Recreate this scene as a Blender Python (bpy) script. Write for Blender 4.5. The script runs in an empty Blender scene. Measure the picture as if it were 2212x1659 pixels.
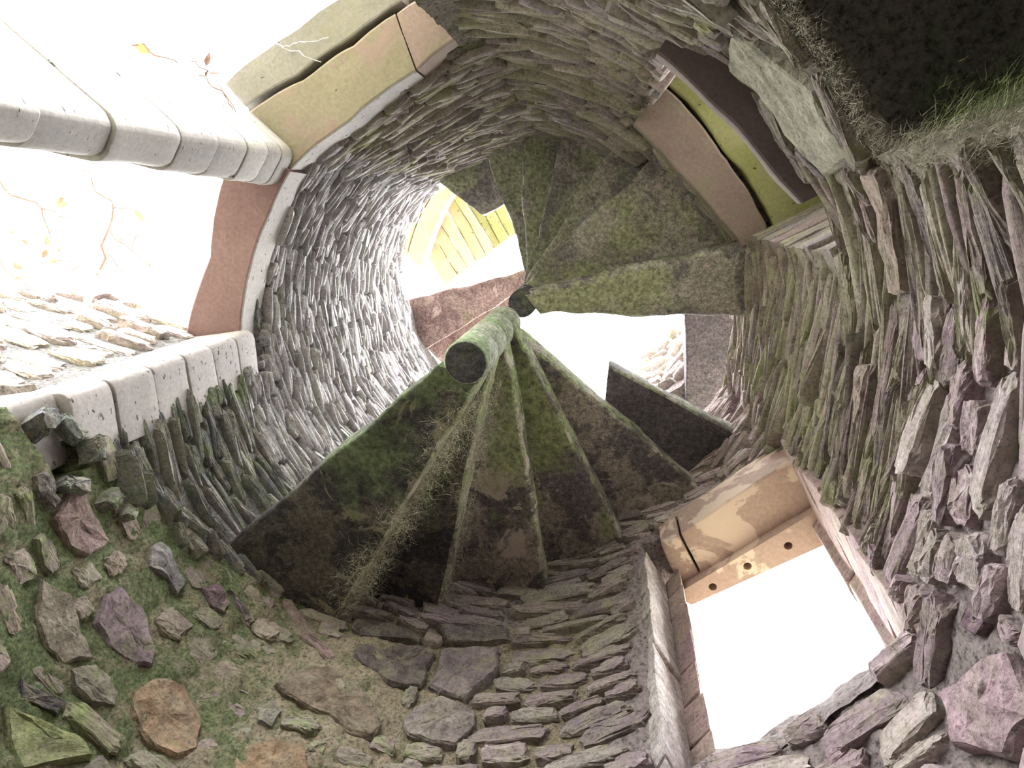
import bpy, bmesh, math, random
import numpy as np
from mathutils import Matrix, Vector
from mathutils.geometry import tessellate_polygon

SC = bpy.context.scene
COL = SC.collection
D2R = math.pi / 180
random.seed(7)
RNG = np.random.default_rng(11)

# ------------------------------------------------------------------ camera, sky, exposure
# world: Z up, camera at the origin of the tower plan, looking up the shaft
CAM_ROT = ((0.98949342, -0.03660652, 0.13986682), (0.0, -0.96741504, -0.25319587), (0.14457788, 0.25053564, -0.95725082))
cam_d = bpy.data.cameras.new('camera')
cam_d.sensor_width = 36.0
cam_d.lens = 1450.0 / 2212.0 * 36.0
cam_d.clip_start = 0.02
cam = bpy.data.objects.new('camera', cam_d)
COL.objects.link(cam)
m4 = Matrix(CAM_ROT).to_4x4()
cam.matrix_world = m4
SC.camera = cam

world = bpy.data.worlds.new('overcast_sky')
SC.world = world
world.use_nodes = True
bg = world.node_tree.nodes['Background']
bg.inputs['Color'].default_value = (0.97, 0.98, 1.0, 1)
# overcast sky: three times brighter at the zenith than at the horizon
_nt = world.node_tree
_tc = _nt.nodes.new('ShaderNodeTexCoord')
_sx = _nt.nodes.new('ShaderNodeSeparateXYZ')
_nt.links.new(_tc.outputs['Generated'], _sx.inputs[0])
_cl = _nt.nodes.new('ShaderNodeClamp')
_nt.links.new(_sx.outputs['Z'], _cl.inputs['Value'])
_ma = _nt.nodes.new('ShaderNodeMath')
_ma.operation = 'MULTIPLY_ADD'
_nt.links.new(_cl.outputs[0], _ma.inputs[0])
_ma.inputs[1].default_value = 9.0
_ma.inputs[2].default_value = 4.5
_nt.links.new(_ma.outputs[0], bg.inputs['Strength'])
SC.view_settings.view_transform = 'Standard'
SC.view_settings.look = 'None'
SC.view_settings.gamma = 1.0
SC.view_settings.use_curve_mapping = False
SC.view_settings.exposure = 1.25
SC.cycles.max_bounces = 8
SC.cycles.diffuse_bounces = 6

# ------------------------------------------------------------------ numbers of the place
CX, CY = -0.467, 0.497          # axis of the tower (and of the newel)
TH = np.array([0, 16, 20, 35, 50, 57, 70, 90, 108, 119, 130, 142, 155, 166, 172, 185, 202, 215, 225, 232, 241, 250, 260, 268, 285, 300, 311, 325, 335, 350, 360.])
RR = np.array([1.17, 1.2, 1.23, 1.2, 1.12, 1.08, 1.1, 1.1, 1.1, 1.16, 1.26, 1.28, 1.26, 1.22, 1.23, 1.22, 1.18, 1.17, 1.13, 1.1, 1.1, 1.12, 1.16, 1.2, 1.17, 1.15, 1.18, 1.16, 1.2, 1.2, 1.17])
TA = np.array([0, 20, 200, 215, 230, 265, 295, 320, 340, 360.])
AA = np.array([.02, 0, 0, .05, .12, .24, .24, .22, .12, .02])


def Rw(th, z):
    """inner radius of the tower wall at azimuth th (degrees) and height z"""
    th = np.asarray(th, float) % 360
    s = np.clip((np.asarray(z, float) - 2.9) / 1.4, 0, 1)
    s = s * s * (3 - 2 * s)
    return np.interp(th, TH, RR) - np.interp(th, TA, AA) * s


def helix(th):
    return 2.13 - (th - 141.9) * 0.01028


def ledge(th, z):
    """the wall stands a little prouder below the line of the lost steps"""
    th = np.asarray(th, float) % 360
    zz = np.asarray(z, float)
    k = np.clip((th - 120) / 12, 0, 1) * np.clip((178 - th) / 8, 0, 1)
    return 0.07 * k * np.clip((helix(th) - zz) / 0.05, 0, 1)


def Rs(th, z):
    return Rw(th, z) - ledge(th, z)


def pol(th, r, z=None):
    x, y = CX + r * math.cos(th * D2R), CY + r * math.sin(th * D2R)
    return (x, y) if z is None else (x, y, z)


# ------------------------------------------------------------------ noise
_LAT = RNG.random((64, 64, 64))


def vnoise(P, scale):
    p = np.asarray(P, float) * scale
    i = np.floor(p).astype(int)
    f = p - i
    f = f * f * (3 - 2 * f)
    i0, i1 = i % 64, (i + 1) % 64
    r = 0
    for a in (0, 1):
        for b in (0, 1):
            for c in (0, 1):
                w = (f[:, 0] if a else 1 - f[:, 0]) * (f[:, 1] if b else 1 - f[:, 1]) * (f[:, 2] if c else 1 - f[:, 2])
                r = r + w * _LAT[(i1 if a else i0)[:, 0], (i1 if b else i0)[:, 1], (i1 if c else i0)[:, 2]]
    return r * 2 - 1


def fbm(P, scale, oct=3):
    r, a = 0, 1.0
    for k in range(oct):
        r = r + a * vnoise(np.asarray(P) + k * 7.3, scale * 2 ** k)
        a *= .5
    return r


# ------------------------------------------------------------------ materials
def nodes_of(name):
    m = bpy.data.materials.new(name)
    m.use_nodes = True
    nt = m.node_tree
    b = nt.nodes['Principled BSDF']
    b.inputs['Roughness'].default_value = 0.9
    b.inputs['Specular IOR Level'].default_value = 0.25
    return m, nt, b


def N(nt, t, **kw):
    n = nt.nodes.new(t)
    for k, v in kw.items():
        if k in n.inputs.keys() if hasattr(n.inputs, 'keys') else False:
            n.inputs[k].default_value = v
        else:
            setattr(n, k, v)
    return n


def ramp(nt, fac, stops, interp='LINEAR'):
    r = nt.nodes.new('ShaderNodeValToRGB')
    r.color_ramp.interpolation = interp
    e = r.color_ramp.elements
    while len(e) < len(stops):
        e.new(0.5)
    for i, (p, c) in enumerate(stops):
        e[i].position = p
        e[i].color = (*c, 1) if len(c) == 3 else c
    if fac is not None:
        nt.links.new(fac, r.inputs['Fac'])
    return r


def noise(nt, vec, scale, detail=4, rough=.6, dist=0.0):
    n = nt.nodes.new('ShaderNodeTexNoise')
    n.inputs['Scale'].default_value = scale
    n.inputs['Detail'].default_value = detail
    n.inputs['Roughness'].default_value = rough
    n.inputs['Distortion'].default_value = dist
    nt.links.new(vec, n.inputs['Vector'])
    return n


def mixc(nt, fac, a, b, mode='MIX'):
    x = nt.nodes.new('ShaderNodeMix')
    x.data_type = 'RGBA'
    x.blend_type = mode
    for sock, v in ((x.inputs['Factor'], fac), (x.inputs['A'], a), (x.inputs['B'], b)):
        pass
    fs, as_, bs = x.inputs[0], x.inputs[6], x.inputs[7]
    for s, v in ((fs, fac), (as_, a), (bs, b)):
        if hasattr(v, 'is_linked'):
            nt.links.new(v, s)
        elif isinstance(v, (int, float)):
            s.default_value = v
        else:
            s.default_value = (*v, 1)
    return x.outputs[2]


def bump(nt, bsdf, height, dist, strength=1.0, prev=None):
    b = nt.nodes.new('ShaderNodeBump')
    b.inputs['Distance'].default_value = dist
    b.inputs['Strength'].default_value = strength
    nt.links.new(height, b.inputs['Height'])
    if prev is not None:
        nt.links.new(prev, b.inputs['Normal'])
    nt.links.new(b.outputs['Normal'], bsdf.inputs['Normal'])
    return b.outputs['Normal']


def scaled_pos(nt, sx=1, sy=1, sz=1):
    g = nt.nodes.new('ShaderNodeNewGeometry')
    mp = nt.nodes.new('ShaderNodeMapping')
    mp.inputs['Scale'].default_value = (sx, sy, sz)
    nt.links.new(g.outputs['Position'], mp.inputs['Vector'])
    return mp.outputs['Vector']


def mat_stone(name, palette, moss=None, moss_lo=.55, moss_hi=.7, moss_scale=4.0, grain=(.65, 1.25), lichen=None, lich_lo=.62, bump_d=.012, strata=(6, 6, 45), dirt=(.30, .27, .20), dirt_k=.55):
    """rubble stone: every stone takes its own colour of the palette, moss and lichen lie over it in patches"""
    m, nt, b = nodes_of(name)
    pos = scaled_pos(nt)
    oi = nt.nodes.new('ShaderNodeObjectInfo')
    at = nt.nodes.new('ShaderNodeAttribute')
    at.attribute_name = 'rnd'
    ad = nt.nodes.new('ShaderNodeMath'); ad.operation = 'ADD'
    nt.links.new(oi.outputs['Random'], ad.inputs[0]); nt.links.new(at.outputs['Fac'], ad.inputs[1])
    fr = nt.nodes.new('ShaderNodeMath'); fr.operation = 'FRACT'
    nt.links.new(ad.outputs[0], fr.inputs[0])
    n = len(palette)
    base = ramp(nt, fr.outputs[0], [(i / n, c) for i, c in enumerate(palette)], 'CONSTANT').outputs['Color']
    st = noise(nt, scaled_pos(nt, *strata), 1.0, 6, .7)
    g1 = noise(nt, pos, 22, 6, .7)
    v = ramp(nt, g1.outputs['Fac'], [(.28, (grain[0],) * 3), (.72, (grain[1],) * 3)]).outputs['Color']
    c = mixc(nt, 1.0, base, v, 'MULTIPLY')
    v2 = ramp(nt, st.outputs['Fac'], [(.3, (.6,) * 3), (.7, (1.3,) * 3)]).outputs['Color']
    c = mixc(nt, .8, c, v2, 'MULTIPLY')
    dn = noise(nt, pos, 13, 9, .74, .5)
    dm = ramp(nt, dn.outputs['Fac'], [(.46, (0, 0, 0)), (.60, (dirt_k,) * 3)]).outputs['Color']
    c = mixc(nt, dm, c, dirt)
    sp = noise(nt, pos, 95, 5, .7)
    c = mixc(nt, 1.0, c, ramp(nt, sp.outputs['Fac'], [(.34, (.5,) * 3), (.46, (.95,) * 3), (.66, (1.2,) * 3)]).outputs['Color'], 'MULTIPLY')
    if lichen is not None:
        l1 = noise(nt, pos, 9, 6, .72, .4)
        lm = ramp(nt, l1.outputs['Fac'], [(lich_lo, (0, 0, 0)), (lich_lo + .07, (1, 1, 1))]).outputs['Color']
        c = mixc(nt, lm, c, lichen)
    if moss is not None:
        a1 = noise(nt, pos, moss_scale, 8, .75, .3)
        mm = ramp(nt, a1.outputs['Fac'], [(moss_lo, (0, 0, 0)), (moss_hi, (1, 1, 1))]).outputs['Color']
        mc = noise(nt, pos, 40, 4, .7)
        mcol = ramp(nt, mc.outputs['Fac'], [(.3, tuple(x * .45 for x in moss)), (.7, tuple(min(1, x * 1.35) for x in moss))]).outputs['Color']
        c = mixc(nt, mm, c, mcol)
    nt.links.new(c, b.inputs['Base Color'])
    p = bump(nt, b, st.outputs['Fac'], bump_d, .9)
    f2 = noise(nt, pos, 55, 6, .7)
    bump(nt, b, f2.outputs['Fac'], bump_d * .6, .8, p)
    return m


def mat_mortar(name, c1, c2, moss=None, lo=.5, hi=.62, fine=60, pale=None, msc=3.0, grad=None):
    m, nt, b = nodes_of(name)
    pos = scaled_pos(nt)
    a = noise(nt, pos, 7, 8, .7)
    c = ramp(nt, a.outputs['Fac'], [(.3, c1), (.7, c2)]).outputs['Color']
    s = noise(nt, pos, fine, 6, .75)
    c = mixc(nt, 1.0, c, ramp(nt, s.outputs['Fac'], [(.36, (.22,) * 3), (.48, (.85,) * 3), (.7, (1.4,) * 3)]).outputs['Color'], 'MULTIPLY')  # dark in the bump's hollows: cranny shade put into the colour
    if moss:
        g = noise(nt, pos, msc, 9, .75, .4)
        gf = g.outputs['Fac']
        if grad:
            sx = nt.nodes.new('ShaderNodeSeparateXYZ'); nt.links.new(pos, sx.inputs[0])
            md = nt.nodes.new('ShaderNodeMath'); md.operation = 'MULTIPLY_ADD'
            nt.links.new(sx.outputs['X'], md.inputs[0]); md.inputs[1].default_value = -grad[1]; md.inputs[2].default_value = grad[0] * grad[1]
            cl = nt.nodes.new('ShaderNodeClamp'); cl.inputs['Min'].default_value = -.12; cl.inputs['Max'].default_value = .12
            nt.links.new(md.outputs[0], cl.inputs['Value'])
            a2 = nt.nodes.new('ShaderNodeMath'); nt.links.new(gf, a2.inputs[0]); nt.links.new(cl.outputs[0], a2.inputs[1])
            gf = a2.outputs[0]
        mm = ramp(nt, gf, [(lo, (0, 0, 0)), (hi, (1, 1, 1))]).outputs['Color']
        mc = ramp(nt, s.outputs['Fac'], [(.35, tuple(x * .3 for x in moss)), (.7, tuple(x * 1.5 for x in moss))]).outputs['Color']
        c = mixc(nt, mm, c, mc)
    if pale:
        g2 = noise(nt, pos, 8.3, 6, .7, .8)
        pm = ramp(nt, g2.outputs['Fac'], [(.62, (0, 0, 0)), (.69, (1, 1, 1))]).outputs['Color']
        c = mixc(nt, pm, c, pale)
    nt.links.new(c, b.inputs['Base Color'])
    p = bump(nt, b, a.outputs['Fac'], .05, .9)
    bump(nt, b, s.outputs['Fac'], .018, 1.0, p)
    return m


def mat_dressed(name, base, alt, pit=.3, stain=None, st_lo=.58, stain_scale=2.5, patches=None, patch_lo=.6, patch_scale=3.5, bump_d=.006, vary=.12):
    """dressed sandstone: fine grain, small elongated pits, broad stains and flaked patches"""
    m, nt, b = nodes_of(name)
    pos = scaled_pos(nt)
    a = noise(nt, pos, 2.3, 5, .6)
    c = ramp(nt, a.outputs['Fac'], [(.35, base), (.65, alt)]).outputs['Color']
    oi = nt.nodes.new('ShaderNodeObjectInfo')
    c = mixc(nt, 1.0, c, ramp(nt, oi.outputs['Random'], [(0, (1 - vary,) * 3), (1, (1 + vary,) * 3)]).outputs['Color'], 'MULTIPLY')
    g = noise(nt, pos, 60, 5, .65)
    c = mixc(nt, .8, c, ramp(nt, g.outputs['Fac'], [(.3, (.8,) * 3), (.7, (1.15,) * 3)]).outputs['Color'], 'MULTIPLY')
    if stain:
        s1 = noise(nt, pos, stain_scale, 8, .68, .5)
        sm = ramp(nt, s1.outputs['Fac'], [(st_lo - .08, (0, 0, 0)), (st_lo + .08, (1, 1, 1))]).outputs['Color']
        c = mixc(nt, sm, c, stain)
    if patches:
        s2 = noise(nt, scaled_pos(nt, 1.0, 1.0, 1.3), patch_scale, 9, .62, .6)
        pm = ramp(nt, s2.outputs['Fac'], [(patch_lo, (0, 0, 0)), (patch_lo + .025, (1, 1, 1))]).outputs['Color']
        c = mixc(nt, pm, c, patches)
    pt = noise(nt, scaled_pos(nt, 30, 30, 55), 1.0, 3, .5)
    pmask = ramp(nt, pt.outputs['Fac'], [(pit - .06, (0, 0, 0)), (pit, (1, 1, 1))])
    c = mixc(nt, 1.0, c, ramp(nt, pmask.outputs['Color'], [(0, (.3,) * 3), (1, (1,) * 3)]).outputs['Color'], 'MULTIPLY')
    nt.links.new(c, b.inputs['Base Color'])
    p = bump(nt, b, pmask.outputs['Color'], bump_d, .8)
    bump(nt, b, g.outputs['Fac'], bump_d * .5, .6, p)
    return m


def mat_step(name, base, dark, green, g_lo=.52, dk_lo=.5, pale=None, pale_lo=.63, gscale=2.6, radial=.0):
    m, nt, b = nodes_of(name)
    pos = scaled_pos(nt)
    a = noise(nt, pos, 3.1, 8, .7, .4)
    c = mixc(nt, ramp(nt, a.outputs['Fac'], [(dk_lo - .02, (0, 0, 0)), (dk_lo + .025, (1, 1, 1))]).outputs['Color'], base, dark)
    g = noise(nt, pos, 45, 7, .72)
    c = mixc(nt, 1.0, c, ramp(nt, g.outputs['Fac'], [(.32, (.42,) * 3), (.5, (.95,) * 3), (.7, (1.6,) * 3)]).outputs['Color'], 'MULTIPLY')
    f3 = noise(nt, pos, 140, 4, .7)
    c = mixc(nt, 1.0, c, ramp(nt, f3.outputs['Fac'], [(.36, (.6,) * 3), (.62, (1.3,) * 3)]).outputs['Color'], 'MULTIPLY')
    if pale:
        q = noise(nt, pos, 4.2, 7, .65, .7)
        c = mixc(nt, ramp(nt, q.outputs['Fac'], [(pale_lo, (0, 0, 0)), (pale_lo + .03, (1, 1, 1))]).outputs['Color'], c, pale)
    gn = noise(nt, scaled_pos(nt, 1, 1, 1), gscale, 7, .66, .3)
    vm = nt.nodes.new('ShaderNodeVectorMath'); vm.operation = 'DISTANCE'
    vs = nt.nodes.new('ShaderNodeVectorMath'); vs.operation = 'MULTIPLY'
    nt.links.new(pos, vs.inputs[0]); vs.inputs[1].default_value = (1, 1, 0)
    nt.links.new(vs.outputs[0], vm.inputs[0]); vm.inputs[1].default_value = (CX, CY, 0)
    ma = nt.nodes.new('ShaderNodeMath'); ma.operation = 'MULTIPLY_ADD'
    nt.links.new(vm.outputs['Value'], ma.inputs[0]); ma.inputs[1].default_value = -radial; nt.links.new(gn.outputs['Fac'], ma.inputs[2])
    gm = ramp(nt, ma.outputs[0], [(g_lo - .04, (0, 0, 0)), (g_lo + .07, (.85, .85, .85))]).outputs['Color']
    gc = ramp(nt, g.outputs['Fac'], [(.34, tuple(x * .35 for x in green)), (.68, tuple(x * 1.7 for x in green))]).outputs['Color']
    c = mixc(nt, gm, c, gc)
    nt.links.new(c, b.inputs['Base Color'])
    p = bump(nt, b, a.outputs['Fac'], .02, .6)
    bump(nt, b, g.outputs['Fac'], .008, .9, p)
    return m


def mat_plain(name, col, rough=.85, var=.3, sc=30):
    m, nt, b = nodes_of(name)
    b.inputs['Roughness'].default_value = rough
    n = noise(nt, scaled_pos(nt), sc, 4, .6)
    c = ramp(nt, n.outputs['Fac'], [(.3, tuple(x * (1 - var) for x in col)), (.7, tuple(min(1, x * (1 + var)) for x in col))]).outputs['Color']
    nt.links.new(c, b.inputs['Base Color'])
    return m


MOSS = (.14, .20, .05)
S = {
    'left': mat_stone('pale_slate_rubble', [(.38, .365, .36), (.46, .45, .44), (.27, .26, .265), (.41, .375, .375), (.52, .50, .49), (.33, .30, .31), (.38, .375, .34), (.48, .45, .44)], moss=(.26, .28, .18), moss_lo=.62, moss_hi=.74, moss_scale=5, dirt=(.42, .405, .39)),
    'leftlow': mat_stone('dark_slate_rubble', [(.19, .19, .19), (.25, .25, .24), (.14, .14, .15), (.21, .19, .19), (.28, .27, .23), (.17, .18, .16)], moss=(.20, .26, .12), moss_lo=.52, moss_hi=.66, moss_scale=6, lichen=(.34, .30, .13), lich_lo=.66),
    'back': mat_stone('olive_slate_rubble', [(.26, .225, .20), (.32, .28, .245), (.22, .19, .185), (.36, .32, .26), (.28, .235, .235), (.30, .275, .21)], moss=(.27, .27, .14), moss_lo=.52, moss_hi=.66, moss_scale=6, lichen=(.36, .36, .25), lich_lo=.64),
    'right': mat_stone('brown_slate_rubble', [(.25, .205, .18), (.31, .26, .215), (.20, .165, .16), (.35, .305, .245), (.27, .205, .20), (.29, .26, .195)], moss=(.28, .30, .15), moss_lo=.52, moss_hi=.66, moss_scale=5, lichen=(.36, .36, .26), lich_lo=.64),
    'purple': mat_stone('mauve_rubble', [(.40, .305, .325), (.46, .365, .38), (.33, .25, .275), (.48, .405, .395), (.42, .315, .335), (.49, .42, .39)], moss=(.42, .38, .29), moss_lo=.54, moss_hi=.68, moss_scale=7, lichen=(.52, .47, .44), lich_lo=.62),  # own mauve, raised to put the window's purple haze into the stone colour
    'block': mat_stone('mauve_brown_blocks', [(.26, .205, .205), (.32, .26, .25), (.22, .175, .18), (.30, .26, .235), (.28, .22, .23)], moss=(.33, .31, .21), moss_lo=.54, moss_hi=.68, moss_scale=8),
    'low': mat_stone('mossy_boulders', [(.27, .225, .19), (.22, .19, .165), (.32, .26, .215), (.25, .225, .175), (.30, .24, .22)], moss=(.24, .28, .12), moss_lo=.50, moss_hi=.66, moss_scale=8),
    'lit': mat_stone('skylit_pale_rubble', [(.55, .47, .44), (.62, .55, .50), (.45, .38, .37), (.60, .55, .45)], moss=(.42, .38, .2), moss_lo=.62, moss_hi=.74),  # outer rubble made paler: the open sky's light put into the colour
}
MORT = {
    'left': mat_mortar('grey_mortar', (.24, .225, .21), (.36, .34, .32), moss=(.20, .22, .12), lo=.58, hi=.7),
    'low': mat_mortar('mossy_mortar', (.42, .34, .23), (.54, .46, .33), moss=(.23, .28, .13), lo=.46, hi=.62, pale=(.48, .51, .42), msc=11.0, grad=(-.95, .22), fine=90),
    'right': mat_mortar('ochre_mortar', (.32, .27, .21), (.44, .38, .30), moss=(.22, .24, .12), lo=.54, hi=.66, pale=(.38, .40, .32)),
    'back': mat_mortar('olive_mortar', (.18, .15, .12), (.29, .26, .19), moss=(.22, .24, .12), lo=.5, hi=.62, pale=(.38, .38, .28)),
    'purple': mat_mortar('mauve_mortar', (.36, .28, .28), (.50, .43, .40), moss=(.46, .42, .34), lo=.58, hi=.7),
}
M_PIER = mat_dressed('pale_dressed_sandstone', (.40, .385, .37), (.45, .43, .40), pit=.33, stain=(.38, .38, .28), st_lo=.64)
M_JAMBG = mat_dressed('grey_pitted_sandstone', (.35, .33, .315), (.41, .37, .355), pit=.36, stain=(.40, .42, .34), st_lo=.64)
M_RED = mat_dressed('red_sandstone_soffit', (.20, .125, .12), (.25, .165, .155), pit=.26, patches=(.50, .40, .34), patch_lo=.745, patch_scale=6)
M_OLIVE = mat_dressed('olive_sandstone_soffit', (.27, .25, .175), (.32, .285, .215), pit=.26, stain=(.33, .235, .22), st_lo=.58, stain_scale=3.5)
M_GREYSOF = mat_dressed('grey_sandstone_soffit', (.29, .28, .25), (.34, .325, .29), pit=.26, stain=(.26, .25, .18), st_lo=.6)
M_LICHEN = mat_dressed('lichen_green_slab', (.29, .30, .12), (.34, .34, .17), pit=.33, stain=(.38, .35, .22), st_lo=.60, stain_scale=7, patches=(.58, .45, .40), patch_lo=.70, patch_scale=5)
M_ROSE = mat_dressed('rose_sandstone_soffit', (.30, .225, .21), (.36, .295, .25), pit=.27, stain=(.27, .26, .17), st_lo=.60, stain_scale=5)
M_YELLOW = mat_dressed('yellow_lichen_planks', (.50, .42, .25), (.55, .49, .33), pit=.3, stain=(.42, .40, .16), st_lo=.62)
M_PINKSOF = mat_dressed('flaked_pink_sandstone', (.36, .255, .215), (.42, .31, .26), pit=.25, patches=(.56, .44, .36), patch_lo=.53, patch_scale=3.0, stain=(.36, .2, .2), st_lo=.66)
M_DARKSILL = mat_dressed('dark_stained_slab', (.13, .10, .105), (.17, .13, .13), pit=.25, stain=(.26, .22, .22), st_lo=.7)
M_SILLEDGE = mat_dressed('brown_sill_edge', (.19, .16, .145), (.23, .195, .175), pit=.25)
M_MAUVEJ = mat_stone('mauve_jamb_stone', [(.36, .25, .24), (.42, .31, .28), (.31, .21, .22)], moss=(.35, .30, .16), moss_lo=.64, moss_hi=.76)
M_BRIGHTJ = mat_stone('pale_rough_jamb', [(.62, .55, .53), (.55, .47, .46), (.66, .60, .56)], grain=(.55, 1.3), bump_d=.02)  # strong sky light on this cheek put into its pale colour
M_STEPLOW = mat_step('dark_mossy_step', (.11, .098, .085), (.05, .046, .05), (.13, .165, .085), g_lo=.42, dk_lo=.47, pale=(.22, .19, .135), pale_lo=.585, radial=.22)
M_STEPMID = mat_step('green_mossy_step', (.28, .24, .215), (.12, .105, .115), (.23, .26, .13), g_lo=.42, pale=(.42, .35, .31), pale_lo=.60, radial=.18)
M_STEPUP = mat_step('dim_green_step', (.34, .31, .27), (.20, .185, .175), (.29, .31, .185), g_lo=.44, pale=(.54, .42, .42), pale_lo=.64, radial=.08)
M_STEPBRK = mat_step('dark_broken_step', (.13, .11, .125), (.10, .09, .10), (.12, .13, .10), g_lo=.66)
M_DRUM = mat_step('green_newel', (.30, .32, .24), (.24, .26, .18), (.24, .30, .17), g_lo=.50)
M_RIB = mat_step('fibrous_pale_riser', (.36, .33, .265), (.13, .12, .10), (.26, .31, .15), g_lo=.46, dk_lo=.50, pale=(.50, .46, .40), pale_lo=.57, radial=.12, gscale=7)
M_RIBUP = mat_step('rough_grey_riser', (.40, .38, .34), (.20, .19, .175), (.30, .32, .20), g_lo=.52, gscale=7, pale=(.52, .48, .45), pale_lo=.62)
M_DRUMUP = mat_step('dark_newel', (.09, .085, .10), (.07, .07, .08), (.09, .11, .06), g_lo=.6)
M_STEPRED = mat_step('reddish_step', (.36, .26, .235), (.24, .165, .155), (.30, .28, .16), g_lo=.58, pale=(.52, .40, .37), pale_lo=.62)
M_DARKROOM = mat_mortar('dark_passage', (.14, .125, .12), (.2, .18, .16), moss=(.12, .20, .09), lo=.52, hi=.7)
M_FIB = mat_plain('pale_root_fibres', (.42, .40, .30), var=.35)
M_FIBG = mat_plain('green_moss_fibres', (.22, .27, .10), var=.45)
M_TWIG = mat_plain('brown_twig', (.24, .15, .12))
M_TWIGW = mat_plain('pale_dry_stem', (.62, .57, .58))
M_LEAFR = mat_plain('russet_leaf', (.34, .20, .15))
M_LEAFY = mat_plain('yellow_leaf', (.50, .45, .20))
M_GROUND = mat_mortar('earth_ground', (.30, .27, .2), (.38, .34, .26), moss=(.22, .28, .12))
M_LINT = mat_stone('door_lintel_stone', [(.30, .28, .22), (.34, .33, .27)], moss=(.33, .38, .24), moss_lo=.48, moss_hi=.6, lichen=(.42, .42, .32), lich_lo=.6)

# ------------------------------------------------------------------ object helpers
CMAT = Matrix(CAM_ROT).transposed()


def project(p):
    d = CMAT @ Vector(p)
    if d.z > -1e-4:
        return None
    return (1106 + 1450 * d.x / -d.z, 829.5 - 1450 * d.y / -d.z)


def mesh_obj(name, verts, faces, mat, parent=None, smooth=False, mats=None, fmat=None, rnd=None):
    me = bpy.data.meshes.new(name)
    me.from_pydata([tuple(map(float, v)) for v in verts], [], [tuple(map(int, f)) for f in faces])
    me.validate()
    for m in (mats or [mat]):
        me.materials.append(m)
    if fmat is not None:
        me.polygons.foreach_set('material_index', fmat)
    if smooth:
        me.polygons.foreach_set('use_smooth', [True] * len(me.polygons))
    if rnd is not None:
        a = me.attributes.new('rnd', 'FLOAT', 'POINT')
        a.data.foreach_set('value', rnd)
    o = bpy.data.objects.new(name, me)
    COL.objects.link(o)
    if parent is not None:
        o.parent = parent
    return o


def empty(name, loc=(0, 0, 0)):
    o = bpy.data.objects.new(name, None)
    o.empty_display_size = .1
    o.location = loc
    COL.objects.link(o)
    return o


def tag(o, label=None, cat=None, group=None, kind=None):
    if label: o['label'] = label
    if cat: o['category'] = cat
    if group: o['group'] = group
    if kind: o['kind'] = kind
    return o


def child(name, verts, faces, mat, root, **kw):
    """a part given in world coordinates, parented to an Empty that stands at root.location"""
    l = root.location
    return mesh_obj(name, [(v[0] - l.x, v[1] - l.y, v[2] - l.z) for v in verts], faces, mat, root, **kw)


def block_mesh(poly, z0, z1, bev=.012, rough=.004, sub=3, seed=0, zt=None):
    """a prism of stone over a plan polygon, edges rounded and faces slightly uneven"""
    bm = bmesh.new()
    lo = [bm.verts.new((x, y, z0)) for x, y in poly]
    hi = [bm.verts.new((x, y, z1 if zt is None else zt[i])) for i, (x, y) in enumerate(poly)]
    n = len(poly)
    bm.faces.new(lo); bm.faces.new(list(reversed(hi)))
    for i in range(n):
        j = (i + 1) % n
        bm.faces.new((lo[j], lo[i], hi[i], hi[j]))
    bmesh.ops.recalc_face_normals(bm, faces=bm.faces)
    if bev > 0:
        bmesh.ops.bevel(bm, geom=list(bm.edges), offset=bev, segments=2, affect='EDGES', profile=.6)
    for _ in range(sub):
        es = [e for e in bm.edges if e.calc_length() > .07]
        if not es:
            break
        bmesh.ops.subdivide_edges(bm, edges=es, cuts=1, use_grid_fill=False)
        bmesh.ops.triangulate(bm, faces=[f for f in bm.faces if len(f.verts) > 4])
    bm.verts.ensure_lookup_table()
    P = np.array([v.co for v in bm.verts]) + seed * 3.17
    if rough > 0:
        d = np.stack([fbm(P + 11 * k, 6.0, 3) for k in range(3)], 1) * rough
        for v, q in zip(bm.verts, d):
            v.co += Vector(q)
    bmesh.ops.triangulate(bm, faces=bm.faces)
    bm.verts.index_update()
    V = [tuple(v.co) for v in bm.verts]
    F = [tuple(v.index for v in f.verts) for f in bm.faces]
    bm.free()
    return V, F


# ------------------------------------------------------------------ tower wall with its openings
DTH, DZ, Z0, Z1 = 0.75, 0.015, -1.25, 6.6
NT, NZ = int(360 / DTH), int(round((Z1 - Z0) / DZ))
tc = (np.arange(NT) + .5) * DTH
zc = Z0 + (np.arange(NZ) + .5) * DZ
TC, ZC = np.meshgrid(tc, zc)


def in_th(t, a, b):
    return ((t - a) % 360) < ((b - a) % 360)


def wall_top(t):
    t = np.asarray(t) % 360
    top = np.full(t.shape, 5.05)
    top = np.where(in_th(t, 130, 222), 5.3 + .05 * np.sin(t * .35), top)
    top = np.where(in_th(t, 124, 166), 5.56, top)
    top = np.where(in_th(t, 15, 52), 6.15 + .1 * np.sin(t * .5), top)
    top = np.where(in_th(t, 345, 15), 4.5, top)
    top = np.where(in_th(t, 52, 60), 5.6, top)
    return top


def is_open(T, Z):
    h = in_th(T, 177.5, 213.5) & (Z > 1.30) & (Z < 3.04)
    h |= in_th(T, 170.5, 178) & (Z > 1.60) & (Z < 3.04)
    h |= in_th(T, 213.4, 221) & (Z > .5) & (Z < 3.06)
    h |= in_th(T, 220.9, 260.5) & (Z > .7) & (Z < 3.06)
    h |= in_th(T, 18.5, 55) & (Z > 1.44) & (Z < 2.66)
    h |= in_th(T, 301.5, 343) & (Z > 2.15) & (Z < 3.64)
    h |= in_th(T, 292, 329.2) & (Z < 1.60) & (Z > -1.2)
    h |= in_th(T, 6, 43) & (Z > 3.87) & (Z < 4.66)
    h |= in_th(T, 164.5, 175) & (Z > 1.60) & (Z < 1.745 - .04 * np.sin(T * .7))
    return h


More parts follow.
